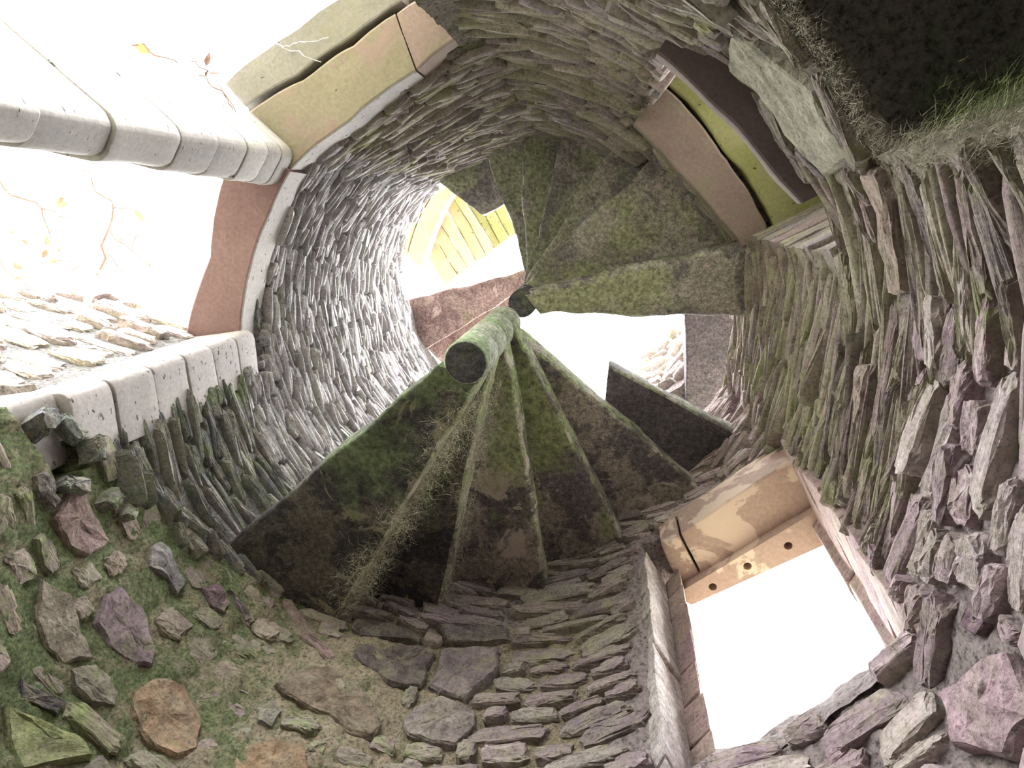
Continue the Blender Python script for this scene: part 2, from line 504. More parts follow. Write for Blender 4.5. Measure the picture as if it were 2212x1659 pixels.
SOLID = ~is_open(TC, ZC) & (ZC < wall_top(TC))
tv = np.arange(NT + 1) * DTH
zv = Z0 + np.arange(NZ + 1) * DZ


def build_wall(name, a, b, mats, zone_of):
    """inner face, outer face and the reveals of one side of the tower"""
    ia, ib = int(round(a / DTH)), int(round(b / DTH))
    cols = [i % NT for i in range(ia, ib)]
    tcol = [(ia + k) * DTH for k in range(len(cols) + 1)]
    nC = len(tcol)
    T, Z = np.meshgrid(np.array(tcol, float), zv)
    R = Rs(T, Z)
    Tf_ = T.reshape(-1) % 360
    P = np.stack([CX + R * np.cos(T * D2R), CY + R * np.sin(T * D2R), Z], -1).reshape(-1, 3)
    lowz = np.clip((Tf_ - 88) / 8, 0, 1) * np.clip((182 - Tf_) / 6, 0, 1) * np.clip((np.where(Tf_ > 118, helix(Tf_), 2.1) - P[:, 2]) / .06, 0, 1)
    d = .012 * fbm(P, 5.0, 3) + .007 * fbm(P, 20.0, 3) + .004 * fbm(P + 9, 60.0, 2) + .010 - lowz * .016 + lowz * (.010 * fbm(P + 4, 13, 3) + .009 * fbm(P + 4, 36, 2))
    Rf = R.reshape(-1) + d
    Tf, Zf = T.reshape(-1), Z.reshape(-1)
    inn = np.stack([CX + Rf * np.cos(Tf * D2R), CY + Rf * np.sin(Tf * D2R), Zf], 1)
    Ro = Rw(Tf, np.minimum(Zf, 2.5)) + np.interp(Tf % 360, [0, 10, 14, 60, 66, 164, 168, 216, 218, 262, 268, 360], [.45, .45, .27, .27, .45, .45, .2, .2, .36, .36, .45, .45])
    out = np.stack([CX + Ro * np.cos(Tf * D2R), CY + Ro * np.sin(Tf * D2R), Zf], 1)
    V = np.concatenate([inn, out])
    off = len(inn)
    F, fm = [], []
    S_ = SOLID
    for j in range(NZ):
        row = S_[j]
        for k, c in enumerate(cols):
            if not row[c]:
                continue
            v0, v1, v2, v3 = j * nC + k, j * nC + k + 1, (j + 1) * nC + k + 1, (j + 1) * nC + k
            mi = zone_of(tcol[k], zc[j])
            F.append((v0, v3, v2, v1)); fm.append(mi)
            F.append((v0 + off, v1 + off, v2 + off, v3 + off)); fm.append(mi)
            if j == 0 or not S_[j - 1][c]:
                F.append((v0, v1, v1 + off, v0 + off)); fm.append(mi)
            if j == NZ - 1 or not S_[j + 1][c]:
                F.append((v3, v3 + off, v2 + off, v2)); fm.append(mi)
            if not row[(c - 1) % NT]:
                F.append((v0, v0 + off, v3 + off, v3)); fm.append(mi)
            if not row[(c + 1) % NT]:
                F.append((v1, v2, v2 + off, v1 + off)); fm.append(mi)
    o = mesh_obj(name, V, F, None, smooth=True, mats=mats, fmat=fm)
    bm = bmesh.new(); bm.from_mesh(o.data)
    bmesh.ops.delete(bm, geom=[v for v in bm.verts if not v.link_faces], context='VERTS')
    bm.to_mesh(o.data); bm.free()
    tag(o, kind='structure')
    return o


WALLS = {}
ML, MLo, MR, MB, MP = MORT['left'], MORT['low'], MORT['right'], MORT['back'], MORT['purple']
WALLS['wall_south'] = build_wall('wall_south', 45, 126, [MLo, MP, ML], lambda t, z: 0 if (z < 2.3 and t > 62) else 1)
WALLS['wall_west'] = build_wall('wall_west', 126, 204, [ML, MLo], lambda t, z: 1 if z < helix(t) + .12 else 0)
WALLS['wall_northwest'] = build_wall('wall_northwest', 204, 285, [ML, MB], lambda t, z: 0 if t < 222 else 1)
WALLS['wall_northeast'] = build_wall('wall_northeast', 285, 345, [MB, MR], lambda t, z: 0 if t < 325 else 1)
WALLS['wall_east'] = build_wall('wall_east', 345, 405, [MR, MP], lambda t, z: 1 if z < 1.75 or t > 375 else 0)
WALL_RANGE = {'wall_south': (45, 126), 'wall_west': (126, 204), 'wall_northwest': (204, 285), 'wall_northeast': (285, 345), 'wall_east': (345, 405)}
WALL_SAYS = {
    'wall_south': ('tower wall of mauve coursed blocks and mossy boulders under the lower stair flight', 'wall'),
    'wall_west': ('pale slate rubble wall between the lower stair flight and the tall openings', 'wall'),
    'wall_northwest': ('slate rubble wall curving above the long pale lintels', 'wall'),
    'wall_northeast': ('olive rubble wall holding the lichen-green window and the dark doorway', 'wall'),
    'wall_east': ('brown and mauve rubble wall beside the bright lower window', 'wall'),
}
for k, (l, c) in WALL_SAYS.items():
    tag(WALLS[k], l, c)


def wall_at(th):
    th = th % 360
    for n, (a, b) in WALL_RANGE.items():
        if in_th(np.array(th), a, b):
            return n
    return 'wall_east'


# ground and floor
def disc(name, r, z, mat, cx=CX, cy=CY, n=48, r0=0.0):
    V = [(cx, cy, z)]
    F = []
    rings = 6
    for i in range(1, rings + 1):
        for k in range(n):
            a = 2 * math.pi * k / n
            rr = r * i / rings
            V.append((cx + rr * math.cos(a), cy + rr * math.sin(a), z + .02 * math.sin(7 * a + i)))
    for k in range(n):
        F.append((0, 1 + k, 1 + (k + 1) % n))
    for i in range(rings - 1):
        for k in range(n):
            a, b = 1 + i * n + k, 1 + i * n + (k + 1) % n
            F.append((a, a + n, b + n, b))
    return mesh_obj(name, V, F, mat)


fl = disc('floor', 1.7, -1.2, mat_mortar('pale_rubble_floor', (.38, .34, .29), (.5, .46, .4)))
tag(fl, 'earth and rubble floor at the foot of the tower', 'floor', kind='structure')
gr = disc('ground', 60, -1.45, M_GROUND, n=64)
tag(gr, 'grassy ground outside the tower', 'ground', kind='structure')

# ------------------------------------------------------------------ rubble stones set in the walls
def stone_proto(seed, n=9, blocky=.5):
    r = np.random.default_rng(seed)
    ang = (np.arange(n) + r.uniform(-.36, .36, n)) / n * 2 * math.pi
    c, s = np.cos(ang), np.sin(ang)
    x = .5 * np.sign(c) * np.abs(c) ** blocky * r.uniform(.86, 1.0, n)
    z = .5 * np.sign(s) * np.abs(s) ** blocky * r.uniform(.8, 1.0, n)
    tilt = r.uniform(-.22, .22, 2)
    back = np.stack([x, np.zeros(n), z], 1)
    rim = np.stack([x * r.uniform(.94, 1, n), .80 + r.uniform(-.22, .12, n) + tilt[0] * x, z * r.uniform(.92, 1, n)], 1)
    k = r.uniform(.74, .95, n)
    ins = np.stack([x * k, .95 + r.uniform(-.1, .08, n) + tilt[0] * x + tilt[1] * z, z * k], 1)
    cen = np.array([[r.uniform(-.1, .1), 1.0 + r.uniform(-.06, .06), r.uniform(-.1, .1)]])
    V = np.concatenate([back, rim, ins, cen])
    F = []
    for i in range(n):
        j = (i + 1) % n
        F += [(i, j, n + j), (i, n + j, n + i), (n + i, n + j, 2 * n + j), (n + i, 2 * n + j, 2 * n + i), (2 * n + i, 2 * n + j, 3 * n)]
    # inward normal is +y, x tangent, z up
    return V, F


PROTO = [stone_proto(100 + i, n=8 + i % 3, blocky=(.35, .5, .65)[i % 3]) for i in range(24)]
PMESH = {}


def refine(V, F, levels=2, amp=.05, seed=0):
    # split every triangle in four and roughen: broken rock instead of cut faces
    V = [np.array(v, float) for v in V]
    r = np.random.default_rng(seed)
    for lv in range(levels):
        mid = {}
        G = []
        a_ = amp / (2 ** lv)

        def m_(i, j):
            k = (min(i, j), max(i, j))
            if k not in mid:
                mid[k] = len(V)
                V.append((V[i] + V[j]) / 2 + r.normal(0, 1, 3) * a_ * np.array([.35, .7, .6]))
            return mid[k]
        for a, b, c in F:
            x, y, z = m_(a, b), m_(b, c), m_(c, a)
            G += [(a, x, z), (x, b, y), (z, y, c), (x, y, z)]
        F = G
    return np.array(V), F


FINE = [refine(*PROTO[i], levels=2, amp=.055, seed=700 + i) for i in range(24)]


def proto_mesh(i, key):
    if (i, key) not in PMESH:
        V, F = FINE[i]
        me = bpy.data.meshes.new('stone')
        me.from_pydata([tuple(v) for v in V], [], F)
        me.materials.append(S[key] if key in S else key)
        if key in ('low', 'purple'):
            me.polygons.foreach_set('use_smooth', [False] * len(me.polygons))
        PMESH[(i, key)] = me
    return PMESH[(i, key)]


# stones that can be told apart by their own outline: (azimuth, height) of the outline, how proud, colour key
HERO = [
    ([(164.9, 1.663), (162.9, 1.693), (159.2, 1.697), (154.0, 1.707), (154.2, 1.611), (156.6, 1.581), (159.7, 1.573), (161.4, 1.572), (163.2, 1.621)], .06, (.27, .19, .18), 'broad red-brown stone with a pointed end'),
    ([(149.5, 1.826), (149.4, 1.876), (146.6, 1.898), (141.9, 1.869), (141.1, 1.811), (144.5, 1.811), (147.3, 1.787)], .05, (.19, .18, .18), None),
    ([(147.6, 1.659), (143.2, 1.681), (137.6, 1.602), (135.7, 1.556), (137.9, 1.52), (141.8, 1.514), (145.7, 1.523), (147.9, 1.597)], .05, (.20, .15, .165), 'large purple-grey stone among green moss'),
    ([(134.2, 1.527), (130.3, 1.571), (125.5, 1.517), (123.3, 1.428), (124.6, 1.377), (128.8, 1.379), (132.6, 1.399), (134.9, 1.455)], .05, (.27, .185, .12), 'rounded orange-brown stone with dark specks'),
    ([(154.8, 1.453), (151.1, 1.497), (146.1, 1.469), (142.2, 1.451), (144.0, 1.385), (147.0, 1.372), (151.0, 1.387)], .05, (.22, .19, .15), None),
    ([(143.0, 1.383), (141.2, 1.447), (136.5, 1.422), (135.3, 1.384), (137.7, 1.363), (140.5, 1.358)], .04, (.20, .18, .14), None),
    ([(146.6, 1.28), (143.6, 1.303), (140.2, 1.312), (139.7, 1.28), (142.9, 1.261), (144.7, 1.25)], .03, (.08, .07, .07), None),
    ([(144.5, 1.20), (139.5, 1.25), (134.7, 1.265), (133.2, 1.255), (137.9, 1.127)], .06, (.20, .22, .10), None),
    ([(139.2, 1.904), (137.9, 1.958), (134.2, 1.92), (133.6, 1.879), (135.6, 1.878)], .05, (.15, .105, .115), None),
    ([(135.9, 1.967), (133.7, 1.964), (129.5, 1.936), (129.9, 1.909), (131.8, 1.921)], .05, (.16, .13, .125), None),
    ([(127.8, 2.115), (126.5, 2.123), (114.3, 1.945), (113.1, 1.91), (114.1, 1.903), (119.5, 1.957), (126.8, 2.069)], .05, (.23, .165, .15), 'long narrow red-brown stone laid aslant'),
    ([(117.2, 1.833), (113.8, 1.867), (103.3, 1.768), (100.5, 1.688), (100.9, 1.624), (104.9, 1.63), (112.8, 1.675), (119.2, 1.729)], .06, (.155, .12, .085), 'long dark brown stone with green streaks'),
    ([(97.1, 1.715), (95.9, 1.793), (92.4, 1.845), (87.5, 1.822), (85.6, 1.791), (85.4, 1.731), (87.5, 1.662), (91.7, 1.656), (95.4, 1.68)], .05, (.22, .185, .17), 'oval grey-brown stone'),
    ([(111.8, 2.004), (109.1, 2.01), (98.3, 2.086), (96.0, 2.062), (96.7, 1.976), (96.5, 1.882), (101.7, 1.871), (108.2, 1.904)], .05, (.10, .08, .075), 'large dark brown block with a pale crack beside it'),
    ([(94.9, 2.097), (89.6, 2.126), (84.6, 2.125), (83.6, 2.007), (85.9, 1.933), (87.9, 1.858), (92.9, 1.872), (95.3, 1.911), (94.9, 1.998)], .05, (.18, .145, .15), None),
    ([(114.1, 2.141), (111.6, 2.15), (100.4, 2.138), (100.4, 2.107), (111.0, 2.052), (113.3, 2.1)], .05, (.085, .07, .065), None),
    ([(97.7, 2.23), (89.8, 2.249), (83.4, 2.256), (82.8, 2.177), (94.8, 2.142)], .05, (.13, .11, .105), None),
    ([(118.5, 1.46), (114.7, 1.54), (110.2, 1.53), (107.3, 1.452), (116.5, 1.377)], .05, (.22, .15, .09), None),
    ([(120.0, 1.636), (118.0, 1.671), (115.8, 1.627), (116.0, 1.578), (118.2, 1.579)], .04, (.19, .18, .15), None),
    ([(168.5, 1.549), (168.5, 1.577), (166.9, 1.588), (163.1, 1.589), (162.6, 1.562), (166.0, 1.538)], .07, (.19, .17, .16), None),
    ([(20.3, 1.232), (14.8, 1.145), (10.9, 1.076), (13.4, 0.988), (18.0, 1.017), (22.1, 1.127)], .06, (.36, .26, .28), 'large mauve slab low beside the bright window'),
    ([(11.5, 1.25), (10.6, 1.19), (13.0, 1.195), (13.5, 1.25)], .02, (.16, .10, .13), None),
    ([(309.3, 1.847), (312.8, 1.80), (319.9, 1.663), (325.6, 1.66), (328.4, 1.70), (330.3, 1.94), (326.7, 1.97), (319.7, 2.03), (311.3, 2.09)], .035, (.25, .24, .18), 'long pale lichened stone over the dark doorway'),
    ([(330.7, 1.691), (330.7, 1.603), (335.5, 1.648), (344.9, 1.69), (345.6, 1.775), (340.0, 1.78)], .045, (.27, .21, .17), None),
    ([(356.3, 1.954), (355.6, 1.873), (359.1, 1.872), (364.0, 1.894), (364.3, 1.925)], .05, (.31, .25, .21), None),
]


def in_poly(x, y, P):
    r = False
    n = len(P)
    for i in range(n):
        x1, y1 = P[i]; x2, y2 = P[(i + 1) % n]
        if (y1 > y) != (y2 > y) and x < (x2 - x1) * (y - y1) / (y2 - y1) + x1:
            r = not r
    return r


HBOX = []
for P_, *_r in HERO:
    cx_ = sum(p[0] for p in P_) / len(P_); cz_ = sum(p[1] for p in P_) / len(P_)
    HBOX.append([(cx_ + (p[0] - cx_) * 1.03, cz_ + (p[1] - cz_) * 1.04) for p in P_])


def hero_hit(th, z, w, h):
    th = th % 360
    dw = (w / 1.15) / D2R * .42
    for B in HBOX:
        for dx in (-dw, -dw / 2, 0, dw / 2, dw):
            for dz in (-h * .42, h * .42):
                if in_poly((th + dx), z + dz, B):
                    return True
    return False


def hero_mat(col, i):
    m = mat_stone('hero_stone_%d' % i, [col], moss=(.20, .235, .10) if i < 10 else (.28, .26, .16), moss_lo=.57, moss_hi=.72, moss_scale=9, grain=(.5, 1.45), bump_d=.012, strata=(16, 16, 22), dirt_k=.4)
    return m


COUNT = {k: 0 for k in WALLS}
for i, (P_, prot, col, lab) in enumerate(HERO):
    # outline refined so that the edge is not straight between its corners
    Q = []
    n0 = len(P_)
    rr = np.random.default_rng(500 + i)
    for a in range(n0):
        p, q = np.array(P_[a]), np.array(P_[(a + 1) % n0])
        Q.append(p)
        Q.append((p + q) / 2 + rr.uniform(-.04, .04, 2) * np.linalg.norm((q - p) * np.array([.02, 1])) * np.array([40, 1]))
    Q = np.array(Q)
    c0 = Q.mean(0)
    n = len(Q)
    V, F = [], []
    prot = prot * .42 + .002
    rings = [(1.05, -.06), (1.02, prot * .45), (.965, prot * .92), (.62, prot * 1.02), (.3, prot * 1.1)]
    for sc_, pr in rings:
        for q in Q:
            t_, z_ = c0 + (q - c0) * sc_
            pj = pr + (rr.uniform(-.005, .005) if pr > 0 else 0)
            V.append(pol(t_, float(Rs(t_, z_)) - pj, z_))
    V.append(pol(c0[0], float(Rs(*c0)) - prot * 1.1, c0[1]))
    L = len(rings)
    for r_ in range(L - 1):
        for k in range(n):
            k2 = (k + 1) % n
            F.append((r_ * n + k, r_ * n + k2, (r_ + 1) * n + k2, (r_ + 1) * n + k))
    for k in range(n):
        F.append(((L - 1) * n + k, (L - 1) * n + (k + 1) % n, L * n))
    T_ = []
    for f in F:
        T_ += [(f[0], f[1], f[2])] if len(f) == 3 else [(f[0], f[1], f[2]), (f[0], f[2], f[3])]
    V, F = refine(V, T_, levels=2, amp=.0012, seed=800 + i)
    V = V + np.stack([fbm(V + 3 * k_, 16, 3) for k_ in range(3)], 1) * .007
    wn = wall_at(c0[0])
    o = mesh_obj('stone', V, F, hero_mat(col, i), WALLS[wn], smooth=False)
    bm = bmesh.new(); bm.from_mesh(o.data); bmesh.ops.recalc_face_normals(bm, faces=bm.faces); bm.to_mesh(o.data); bm.free()
    if lab:
        o['label'] = lab
    COUNT[wn] += 1

# (th0, th1, z0, z1, row height, width, gap, colour key, proud range, test)
up = lambda th: helix(th) + .03
ZONES = [
    (60, 126, .75, 2.02, (.06, .12), (.10, .24), .014, 'low', (.006, .026), lambda t, z: t > 92 or z > 9),
    (126, 182, .75, 2.35, (.05, .11), (.08, .22), .016, 'low', (.006, .026), lambda t, z: z < helix(t) - .02),
    (53, 93, .9, 2.75, (.055, .095), (.14, .34), .005, 'block', (.014, .028), lambda t, z: t > 55.5),
    (93, 128, 2.0, 3.2, (.045, .08), (.14, .30), .005, 'block', (.014, .028), lambda t, z: z < 2.9),
    (53, 128, 2.75, 5.0, (.05, .08), (.14, .30), .004, 'block', (.008, .026), lambda t, z: t < 93 or z > 3.0),
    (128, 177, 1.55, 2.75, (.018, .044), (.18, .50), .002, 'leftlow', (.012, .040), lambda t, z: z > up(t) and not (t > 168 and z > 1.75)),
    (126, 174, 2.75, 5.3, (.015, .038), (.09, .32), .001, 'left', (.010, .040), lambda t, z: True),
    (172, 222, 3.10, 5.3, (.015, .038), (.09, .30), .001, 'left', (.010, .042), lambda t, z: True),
    (222, 262, 3.12, 5.0, (.016, .042), (.10, .34), .001, 'back', (.008, .034), lambda t, z: True),
    (262, 301, 1.5, 5.0, (.016, .046), (.12, .40), .001, 'back', (.008, .034), lambda t, z: t > 268 or z > 3.12),
    (301, 346, 1.56, 2.10, (.03, .06), (.10, .28), .002, 'back', (.004, .022), lambda t, z: t < 329),
    (301, 346, 3.66, 5.0, (.03, .06), (.12, .30), .007, 'back', (.01, .04), lambda t, z: True),
    (330, 378, .72, 4.5, (.012, .038), (.16, .50), .001, 'right', (.010, .026), lambda t, z: (z > 1.55 or t < 350) and (t > 344 or z < 2.15 or z > 3.55)),
    (346, 413, .72, 1.6, (.03, .085), (.10, .32), .003, 'purple', (.014, .034), lambda t, z: t < 379 or z < 1.44),
    (378, 413, 2.72, 3.85, (.04, .07), (.12, .3), .010, 'purple', (.01, .035), lambda t, z: True),
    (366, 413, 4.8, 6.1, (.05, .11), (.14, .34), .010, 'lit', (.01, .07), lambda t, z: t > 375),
]
PLACED = []
for (t0, t1, z0, z1, hr, wr, gap, key, pr, test) in ZONES:
    z = z0
    while z < z1:
        h = random.uniform(*hr)
        t = t0 + random.uniform(-6, 0)
        while t < t1:
            w = random.uniform(*wr) * random.uniform(.75, 1.1)
            R_ = float(Rs(t, z))
            zm = z + h / 2 + .012 * math.sin((t + 5) * .13 + z * 5) + random.uniform(-.006, .006)
            hh = h * random.uniform(.8, 1.08)
            for sc_ in (1.0, .6, .35):
                w_ = w * sc_
                dth = (w_ + gap) / R_ / D2R
                tm = t + dth / 2
                ok = t0 - 1 < tm < t1 + 1 and test(tm, zm) and w_ > .035
                if ok:
                    for ft in (-.44, 0, .44):
                        for fz in (-.4, .4):
                            tt, zz = tm + ft * dth, zm + fz * hh
                            ci, cj = int((tt % 360) / DTH) % NT, int((zz - Z0) / DZ)
                            if not (0 <= cj < NZ) or not SOLID[cj][ci]:
                                ok = False
                if ok and hero_hit(tm, zm, w_, hh):
                    ok = False
                if ok:
                    PLACED.append((tm, zm, w_, hh, random.uniform(*pr), key))
                    break
            t += dth
        z += h + gap


def stone_matrix(tm, zm, w, h, prot):
    R_ = float(Rs(tm, zm))
    e = .4
    pa, pb = pol(tm - e, float(Rs(tm - e, zm))), pol(tm + e, float(Rs(tm + e, zm)))
    tx = Vector((pb[0] - pa[0], pb[1] - pa[1], 0)).normalized()
    nin = Vector((-tx.y, tx.x, 0))
    c = Vector((CX, CY, 0)) - Vector((*pol(tm, R_), 0))
    if nin.dot(c) < 0:
        nin = -nin
    up_ = Vector((0, 0, 1))
    ro = Matrix.Rotation(random.gauss(0, .035), 3, nin) @ Matrix.Rotation(random.gauss(0, .06), 3, up_)
    emb = .03
    kx = 1.06 if h < .056 else 1.0
    M_ = Matrix((tx * w * kx, nin * (prot + emb), up_ * h * kx)).transposed()
    M_ = ro @ M_
    p = Vector(pol(tm, R_ + emb, zm))
    return Matrix.Translation(p) @ M_.to_4x4()


def join_stones(name, items, parent, mats_of):
    """pieces too small to pick apart, or past the limit: one mesh of separate stones"""
    keys = sorted({k for *_m, k in items})
    V, F, fm, rn = [], [], [], []
    off = 0
    for M_, pi, k in items:
        pv, pf = PROTO[pi]
        A = np.array(M_)
        V.append(pv @ A[:3, :3].T + A[:3, 3])
        F.append(np.array(pf) + off)
        fm += [keys.index(k)] * len(pf)
        rn += [random.random()] * len(pv)
        off += len(pv)
    V = np.concatenate(V); F = np.concatenate(F)
    me = bpy.data.meshes.new(name)
    me.vertices.add(len(V)); me.vertices.foreach_set('co', V.astype(np.float32).ravel())
    me.loops.add(F.size); me.loops.foreach_set('vertex_index', F.astype(np.int32).ravel())
    me.polygons.add(len(F))
    me.polygons.foreach_set('loop_start', np.arange(0, F.size, 3, dtype=np.int32))
    me.polygons.foreach_set('loop_total', np.full(len(F), 3, dtype=np.int32))
    for k in keys:
        me.materials.append(mats_of[k])
    me.update(calc_edges=True)
    me.polygons.foreach_set('material_index', np.array(fm, np.int32))
    a = me.attributes.new('rnd', 'FLOAT', 'POINT'); a.data.foreach_set('value', np.array(rn, np.float32))
    me.validate()
    o = bpy.data.objects.new(name, me)
    COL.objects.link(o)
    o.parent = parent
    o['kind'] = 'stuff'
    return o


by_wall = {k: [] for k in WALLS}
for (tm, zm, w, h, prot, key) in PLACED:
    M_ = stone_matrix(tm, zm, w, h, prot)
    p = M_.translation
    px = project(p)
    vis = px is not None and -60 < px[0] < 2272 and -60 < px[1] < 1719
    dist = p.length
    size = w * h / dist ** 2 if vis else 0
    hpx = 1450 * h / dist * math.hypot(p.x, p.y) / dist
    wpx = 1450 * w / dist
    by_wall[wall_at(tm)].append((size if hpx > 6 and wpx > 10 else 0, M_, random.randrange(24), key))
for wn, L in by_wall.items():
    L.sort(key=lambda q: -q[0])
    keep = 296 - COUNT[wn] - (17 if wn == 'wall_west' else 0)
    rest = []
    for s_, M_, pi, key in L:
        if keep > 0 and s_ > 0:
            o = bpy.data.objects.new('stone', proto_mesh(pi, key))
            COL.objects.link(o)
            o.parent = WALLS[wn]
            o.matrix_local = M_
            keep -= 1
        else:
            rest.append((M_, pi, key))
    if rest:
        join_stones('small_stones', rest, WALLS[wn], S)

# broken slabs that stick out of the wall along the line of the lost steps
ledges = [(171.5, 1.755, .10, .05, .02, 25), (168.0, 1.77, .09, .045, .05, -30), (162.5, 1.835, .20, .022, .085, -14), (159.0, 1.90, .14, .018, .07, -16), (153.0, 1.97, .17, .022, .07, -12),
          (150.0, 2.0, .12, .018, .06, -14), (147.0, 2.03, .16, .022, .065, -12), (143.8, 2.055, .13, .018, .06, -14), (139.5, 2.08, .16, .020, .05, -14), (135.5, 2.10, .15, .022, .05, -12), (131.5, 2.125, .14, .022, .04, -10),
          (160.0, 1.76, .05, .08, .05, 14), (164.2, 1.66, .035, .10, .06, -10), (157.0, 1.80, .04, .08, .05, 8), (149.0, 1.95, .10, .02, .05, -14), (145.5, 1.99, .10, .02, .05, -18), (173.5, 1.66, .07, .10, .06, 12)]
for (t, z, w, h, pr, tl) in ledges:
    M_ = stone_matrix(t, z, w, h, pr)
    M_ = M_ @ Matrix.Rotation(tl * D2R * h / w, 4, 'Y')
    o = bpy.data.objects.new('stone', proto_mesh(random.randrange(24), 'leftlow'))
    COL.objects.link(o); o.parent = WALLS['wall_west']; o.matrix_local = M_


# ------------------------------------------------------------------ tall openings on the west: piers and lintels
def arc_slab(name, inner, outer, z0, z1, root, mats, bev=.01, step=2.0, rough=.004, seed=0, wob=.0):
    """a lintel stone: its inner face follows the wall, its soffit reaches out to the outer line; mats = (face, soffit)"""
    ti = [a for a, r in inner]; to = [a for a, r in outer]
    n = max(6, int(abs(ti[-1] - ti[0]) / step))
    rr = np.random.default_rng(seed)
    V, F, fm = [], [], []
    m = 6
    for i in range(n + 1):
        u = i / n
        a = ti[0] + (ti[-1] - ti[0]) * u
        b = to[0] + (to[-1] - to[0]) * u
        ra, rb = np.interp(a if ti[-1] > ti[0] else a, ti, [r for _, r in inner]), np.interp(b, to, [r for _, r in outer])
        pa, pb = np.array(pol(a, ra)), np.array(pol(b, rb))
        dd = (pb - pa) / np.linalg.norm(pb - pa)
        zz0 = z0 + wob * math.sin(i * .9 + seed)
        e = bev
        L = np.linalg.norm(pb - pa)
        sec = [(0, z1 - e), (0, zz0 + e), (e * .3, zz0 + e * .3), (e, zz0)]
        sec += [(e + (L - 2 * e) * k / m, zz0) for k in range(1, m)]
        sec += [(L - e, zz0), (L, zz0 + e), (L, z1 - e), (L - e, z1), (e, z1)]
        for d_, z_ in sec:
            p = pa + dd * d_
            V.append((p[0], p[1], z_))
    ns = len(sec)
    for i in range(n):
        for k in range(ns):
            k2 = (k + 1) % ns
            F.append((i * ns + k, i * ns + k2, (i + 1) * ns + k2, (i + 1) * ns + k))
            fm.append(0 if k in (0, 1) else 1)
    F.append(tuple(range(ns))); fm.append(1)
    F.append(tuple(reversed(range(n * ns, (n + 1) * ns)))); fm.append(1)
    V = np.array(V)
    V = V + np.stack([fbm(V + 5 * k + seed, 7, 3) for k in range(3)], 1) * rough
    l = root.location
    o = mesh_obj(name, V - np.array([l.x, l.y, l.z]), F, None, root, mats=mats, fmat=fm)
    bm = bmesh.new(); bm.from_mesh(o.data); bmesh.ops.recalc_face_normals(bm, faces=bm.faces); bm.to_mesh(o.data); bm.free()
    return o


r_ = tag(empty('lintel', (*pol(195, 1.3), 2.92)), 'red-bottomed stone lintel with pale curved face over the leaf-filled opening', 'lintel', kind='thing')
arc_slab('lintel_stone', [(171.2, 1.285), (184.8, 1.222), (202.0, 1.167), (214.6, 1.15)], [(176.8, 1.545), (191.1, 1.405), (206, 1.42), (215.5, 1.42)], 2.92, 3.11, r_, (M_PIER, M_RED), seed=3)
r_ = tag(empty('lintel', (*pol(238, 1.25), 2.95)), 'long pale lintel with an olive underside in two slabs above the upper left sky gap', 'lintel', kind='thing')
arc_slab('inner_slab', [(214.9, 1.165), (224.9, 1.118), (232.6, 1.087), (242.3, 1.097), (250.5, 1.117)], [(218.5, 1.45), (229.7, 1.352), (241.1, 1.322), (250.5, 1.35)], 2.95, 3.14, r_, (M_PIER, M_OLIVE), seed=4, rough=.005)
arc_slab('inner_slab', [(250.9, 1.118), (260.0, 1.184), (268.5, 1.242)], [(250.9, 1.352), (262, 1.40), (268.5, 1.42)], 2.952, 3.13, r_, (M_ROSE, M_ROSE), seed=5, rough=.005)
arc_slab('outer_slab', [(218.8, 1.475), (229.7, 1.377), (241.1, 1.350), (252.5, 1.385)], [(219.8, 1.61), (232.5, 1.525), (241.9, 1.512), (254, 1.53)], 2.955, 3.12, r_, (M_GREYSOF, M_GREYSOF), seed=6, rough=.006)

pr_ = tag(empty('window_pier', (-1.56, -.28, .4)), 'thick pale pier of rounded stone blocks between the two tall openings', 'pier')


def rpoly(pts, rad):
    """plan polygon with its listed corners rounded: pts = [(x, y, round?)]"""
    out = []
    n = len(pts)
    for i, (x, y, r) in enumerate(pts):
        if not r:
            out.append((x, y)); continue
        p = np.array((x, y)); a = np.array(pts[i - 1][:2]); b = np.array(pts[(i + 1) % n][:2])
        da, db = (a - p) / np.linalg.norm(a - p), (b - p) / np.linalg.norm(b - p)
        for t in np.linspace(0, 1, 6):
            q = (1 - t) ** 2 * (p + da * rad) + 2 * t * (1 - t) * p + t ** 2 * (p + db * rad)
            out.append(tuple(q))
    return out


pier_poly = rpoly([(-1.387, -.240, True), (-1.492, -.085, True), (-1.80, -.19, False), (-1.87, -.56, False), (-1.715, -.52, False)], .055)
zs = [.4, .8, 1.2, 1.58, 1.84, 2.14, 2.36, 2.56, 2.72, 2.84, 2.935]
for i in range(len(zs) - 1):
    g = .006
    dx = (-.012, .004, .0, -.012, .0, .002, -.002, .002, 0, .002)[i]
    dz_ = (2.93 - (zs[i] + zs[i + 1]) / 2) / 1.43
    P_ = [(x + dx + .04 * dz_ * max(0, (y + .24) / .155) * (x > -1.7), y + dx * .4 - .06 * dz_ * max(0, (y + .24) / .155) * (x > -1.7)) for x, y in pier_poly]
    V, F = block_mesh(P_, zs[i] + g * .4, zs[i + 1] - g * .4, bev=.0035, rough=.003, seed=3)
    child('block', V, F, M_PIER, pr_, smooth=True)

